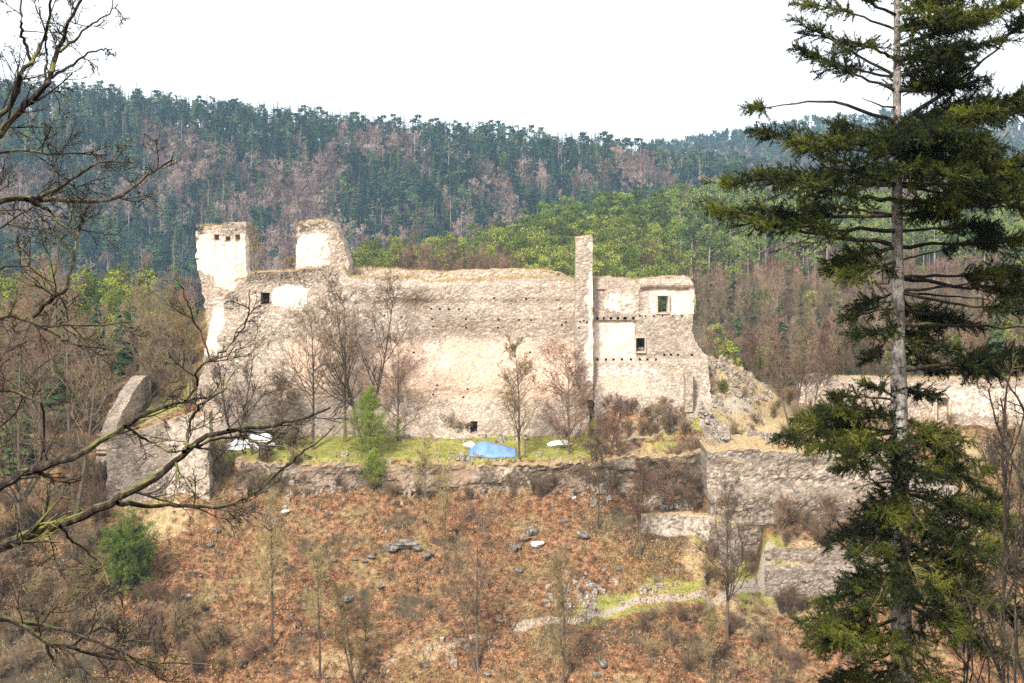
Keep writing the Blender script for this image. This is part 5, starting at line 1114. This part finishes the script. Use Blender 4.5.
limb([(0, 138), (15, 113), (40, 93), (52, 78), (53, 63), (62, 40), (72, 13), (86, -8)], .040, .008, 220, 0, 1., .42)
limb([(0, 120), (17, 100), (20, 70), (32, 63), (43, 43), (48, 27), (53, -8)], .030, .008, 200, .3, .9, .4)
limb([(32, 63), (25, 40), (20, 20), (22, -6)], .011, .006, None, .3, .7, .3)
limb([(52, 78), (77, 63), (87, 53), (100, 50), (112, 48)], .010, .003, None, 0, .5, .2)
limb([(60, 52), (83, 33), (107, 15), (118, 4)], .010, .003, None, 0, .6, .25)
limb([(46, 80), (46, 55), (47, 33), (40, 10)], .009, .004, None, 0, .8, .25)
limb([(0, 151), (33, 150), (67, 155), (110, 155)], .018, .004, 260, .5, 1., .35)
limb([(0, 198), (27, 200), (67, 201), (113, 201), (133, 190), (147, 175), (172, 160)], .036, .005, 300, -.2, 1., .4)
limb([(27, 200), (43, 197), (67, 182), (100, 160), (133, 163)], .018, .004, None, -.2, 1., .35)
limb([(27, 201), (50, 210), (62, 225), (80, 238)], .014, .004, None, -.2, 1., .3)
limb([(-10, 236), (33, 205), (60, 190), (95, 183)], .016, .004, 330, .6, .9, .35)
limb([(0, 314), (27, 317), (40, 327), (97, 326), (130, 322)], .022, .004, 420, .3, 1.1, .4)
limb([(27, 318), (60, 337), (80, 347), (110, 349)], .014, .004, None, .3, 1., .35)
limb([(33, 317), (50, 299), (67, 290), (72, 262), (80, 227), (92, 200)], .016, .004, None, .3, 1., .35)
limb([(0, 268), (30, 262), (62, 290), (68, 320)], .014, .004, 380, .7, 1., .4)
limb([(7, 384), (20, 397), (45, 399), (43, 427), (47, 460)], .017, .007, 480, .5, .9, .35)
limb([(0, 430), (20, 410), (25, 370), (60, 352)], .012, .004, 500, .8, 1., .4)
limb([(0, 488), (20, 473), (50, 464), (80, 455), (106, 439), (127, 424), (141, 415), (165, 408), (185, 401), (206, 398)], .044, .007, 600, 0, .8, .35)
limb([(185, 401), (200, 385), (193, 374), (210, 360), (230, 347), (247, 324), (250, 290)], .009, .003, None, .0, .9, .3)
limb([(210, 360), (200, 330), (187, 304), (180, 285)], .007, .003, None, 0, .8, .25)
limb([(125, 426), (150, 442), (172, 452), (190, 450)], .010, .004, None, 0, .5, .2)
limb([(0, 547), (33, 533), (67, 523), (100, 508), (133, 492), (160, 475), (183, 455), (206, 436), (228, 430), (262, 428), (299, 420), (330, 408)], .052, .006, 660, -.4, .8, .4)
limb([(188, 449), (217, 438), (238, 436), (262, 445), (285, 447)], .012, .004, None, -.4, .6, .25)
limb([(184, 452), (187, 440), (191, 416), (204, 403), (222, 393), (235, 370)], .014, .004, None, -.4, .9, .3)
limb([(228, 430), (249, 432), (288, 433)], .010, .005, None, -.4, .4, .2)
limb([(117, 503), (150, 507), (177, 505), (217, 508), (240, 502), (267, 485), (293, 460), (318, 442), (335, 425)], .016, .003, None, -.4, .7, .3)
limb([(60, 526), (75, 545), (100, 560), (110, 585)], .010, .003, None, -.4, 1., .3)
limb([(0, 465), (25, 500), (50, 530), (55, 560)], .012, .004, 560, .5, 1., .3)
limb([(0, 610), (20, 622), (47, 645), (70, 648), (110, 658), (160, 662), (213, 665)], .026, .004, 760, .2, 1.2, .45)
limb([(20, 622), (60, 628), (90, 640), (130, 655), (165, 680)], .014, .004, None, .2, 1.2, .4)
limb([(47, 645), (56, 665), (75, 690)], .012, .005, None, .2, 1., .35)
limb([(70, 648), (100, 625), (130, 640), (180, 648)], .010, .003, None, .2, 1., .35)
# ------------------------------------------------------------------ air
def haze_box():
    b = MB(); P = np.array([(x, y, z) for x in (-1750, 1750) for y in (-60, 2450) for z in (-110, 95)], float)
    b.add(P, [(0, 1, 3, 2), (4, 6, 7, 5), (0, 4, 5, 1), (2, 3, 7, 6), (0, 2, 6, 4), (1, 5, 7, 3)])
    m = bpy.data.materials.new("haze"); m.use_nodes = True; nt = m.node_tree; nt.nodes.clear()
    v = nt.nodes.new("ShaderNodeVolumePrincipled"); v.inputs['Density'].default_value = HAZE; v.inputs['Color'].default_value = (.52, .76, 1.0, 1); v.inputs['Anisotropy'].default_value = .0
    o_ = nt.nodes.new("ShaderNodeOutputMaterial"); nt.links.new(v.outputs[0], o_.inputs['Volume'])
    tag(b.build("haze", [m]), "thin bluish haze over the whole valley", "haze", kind='stuff')
haze_box()
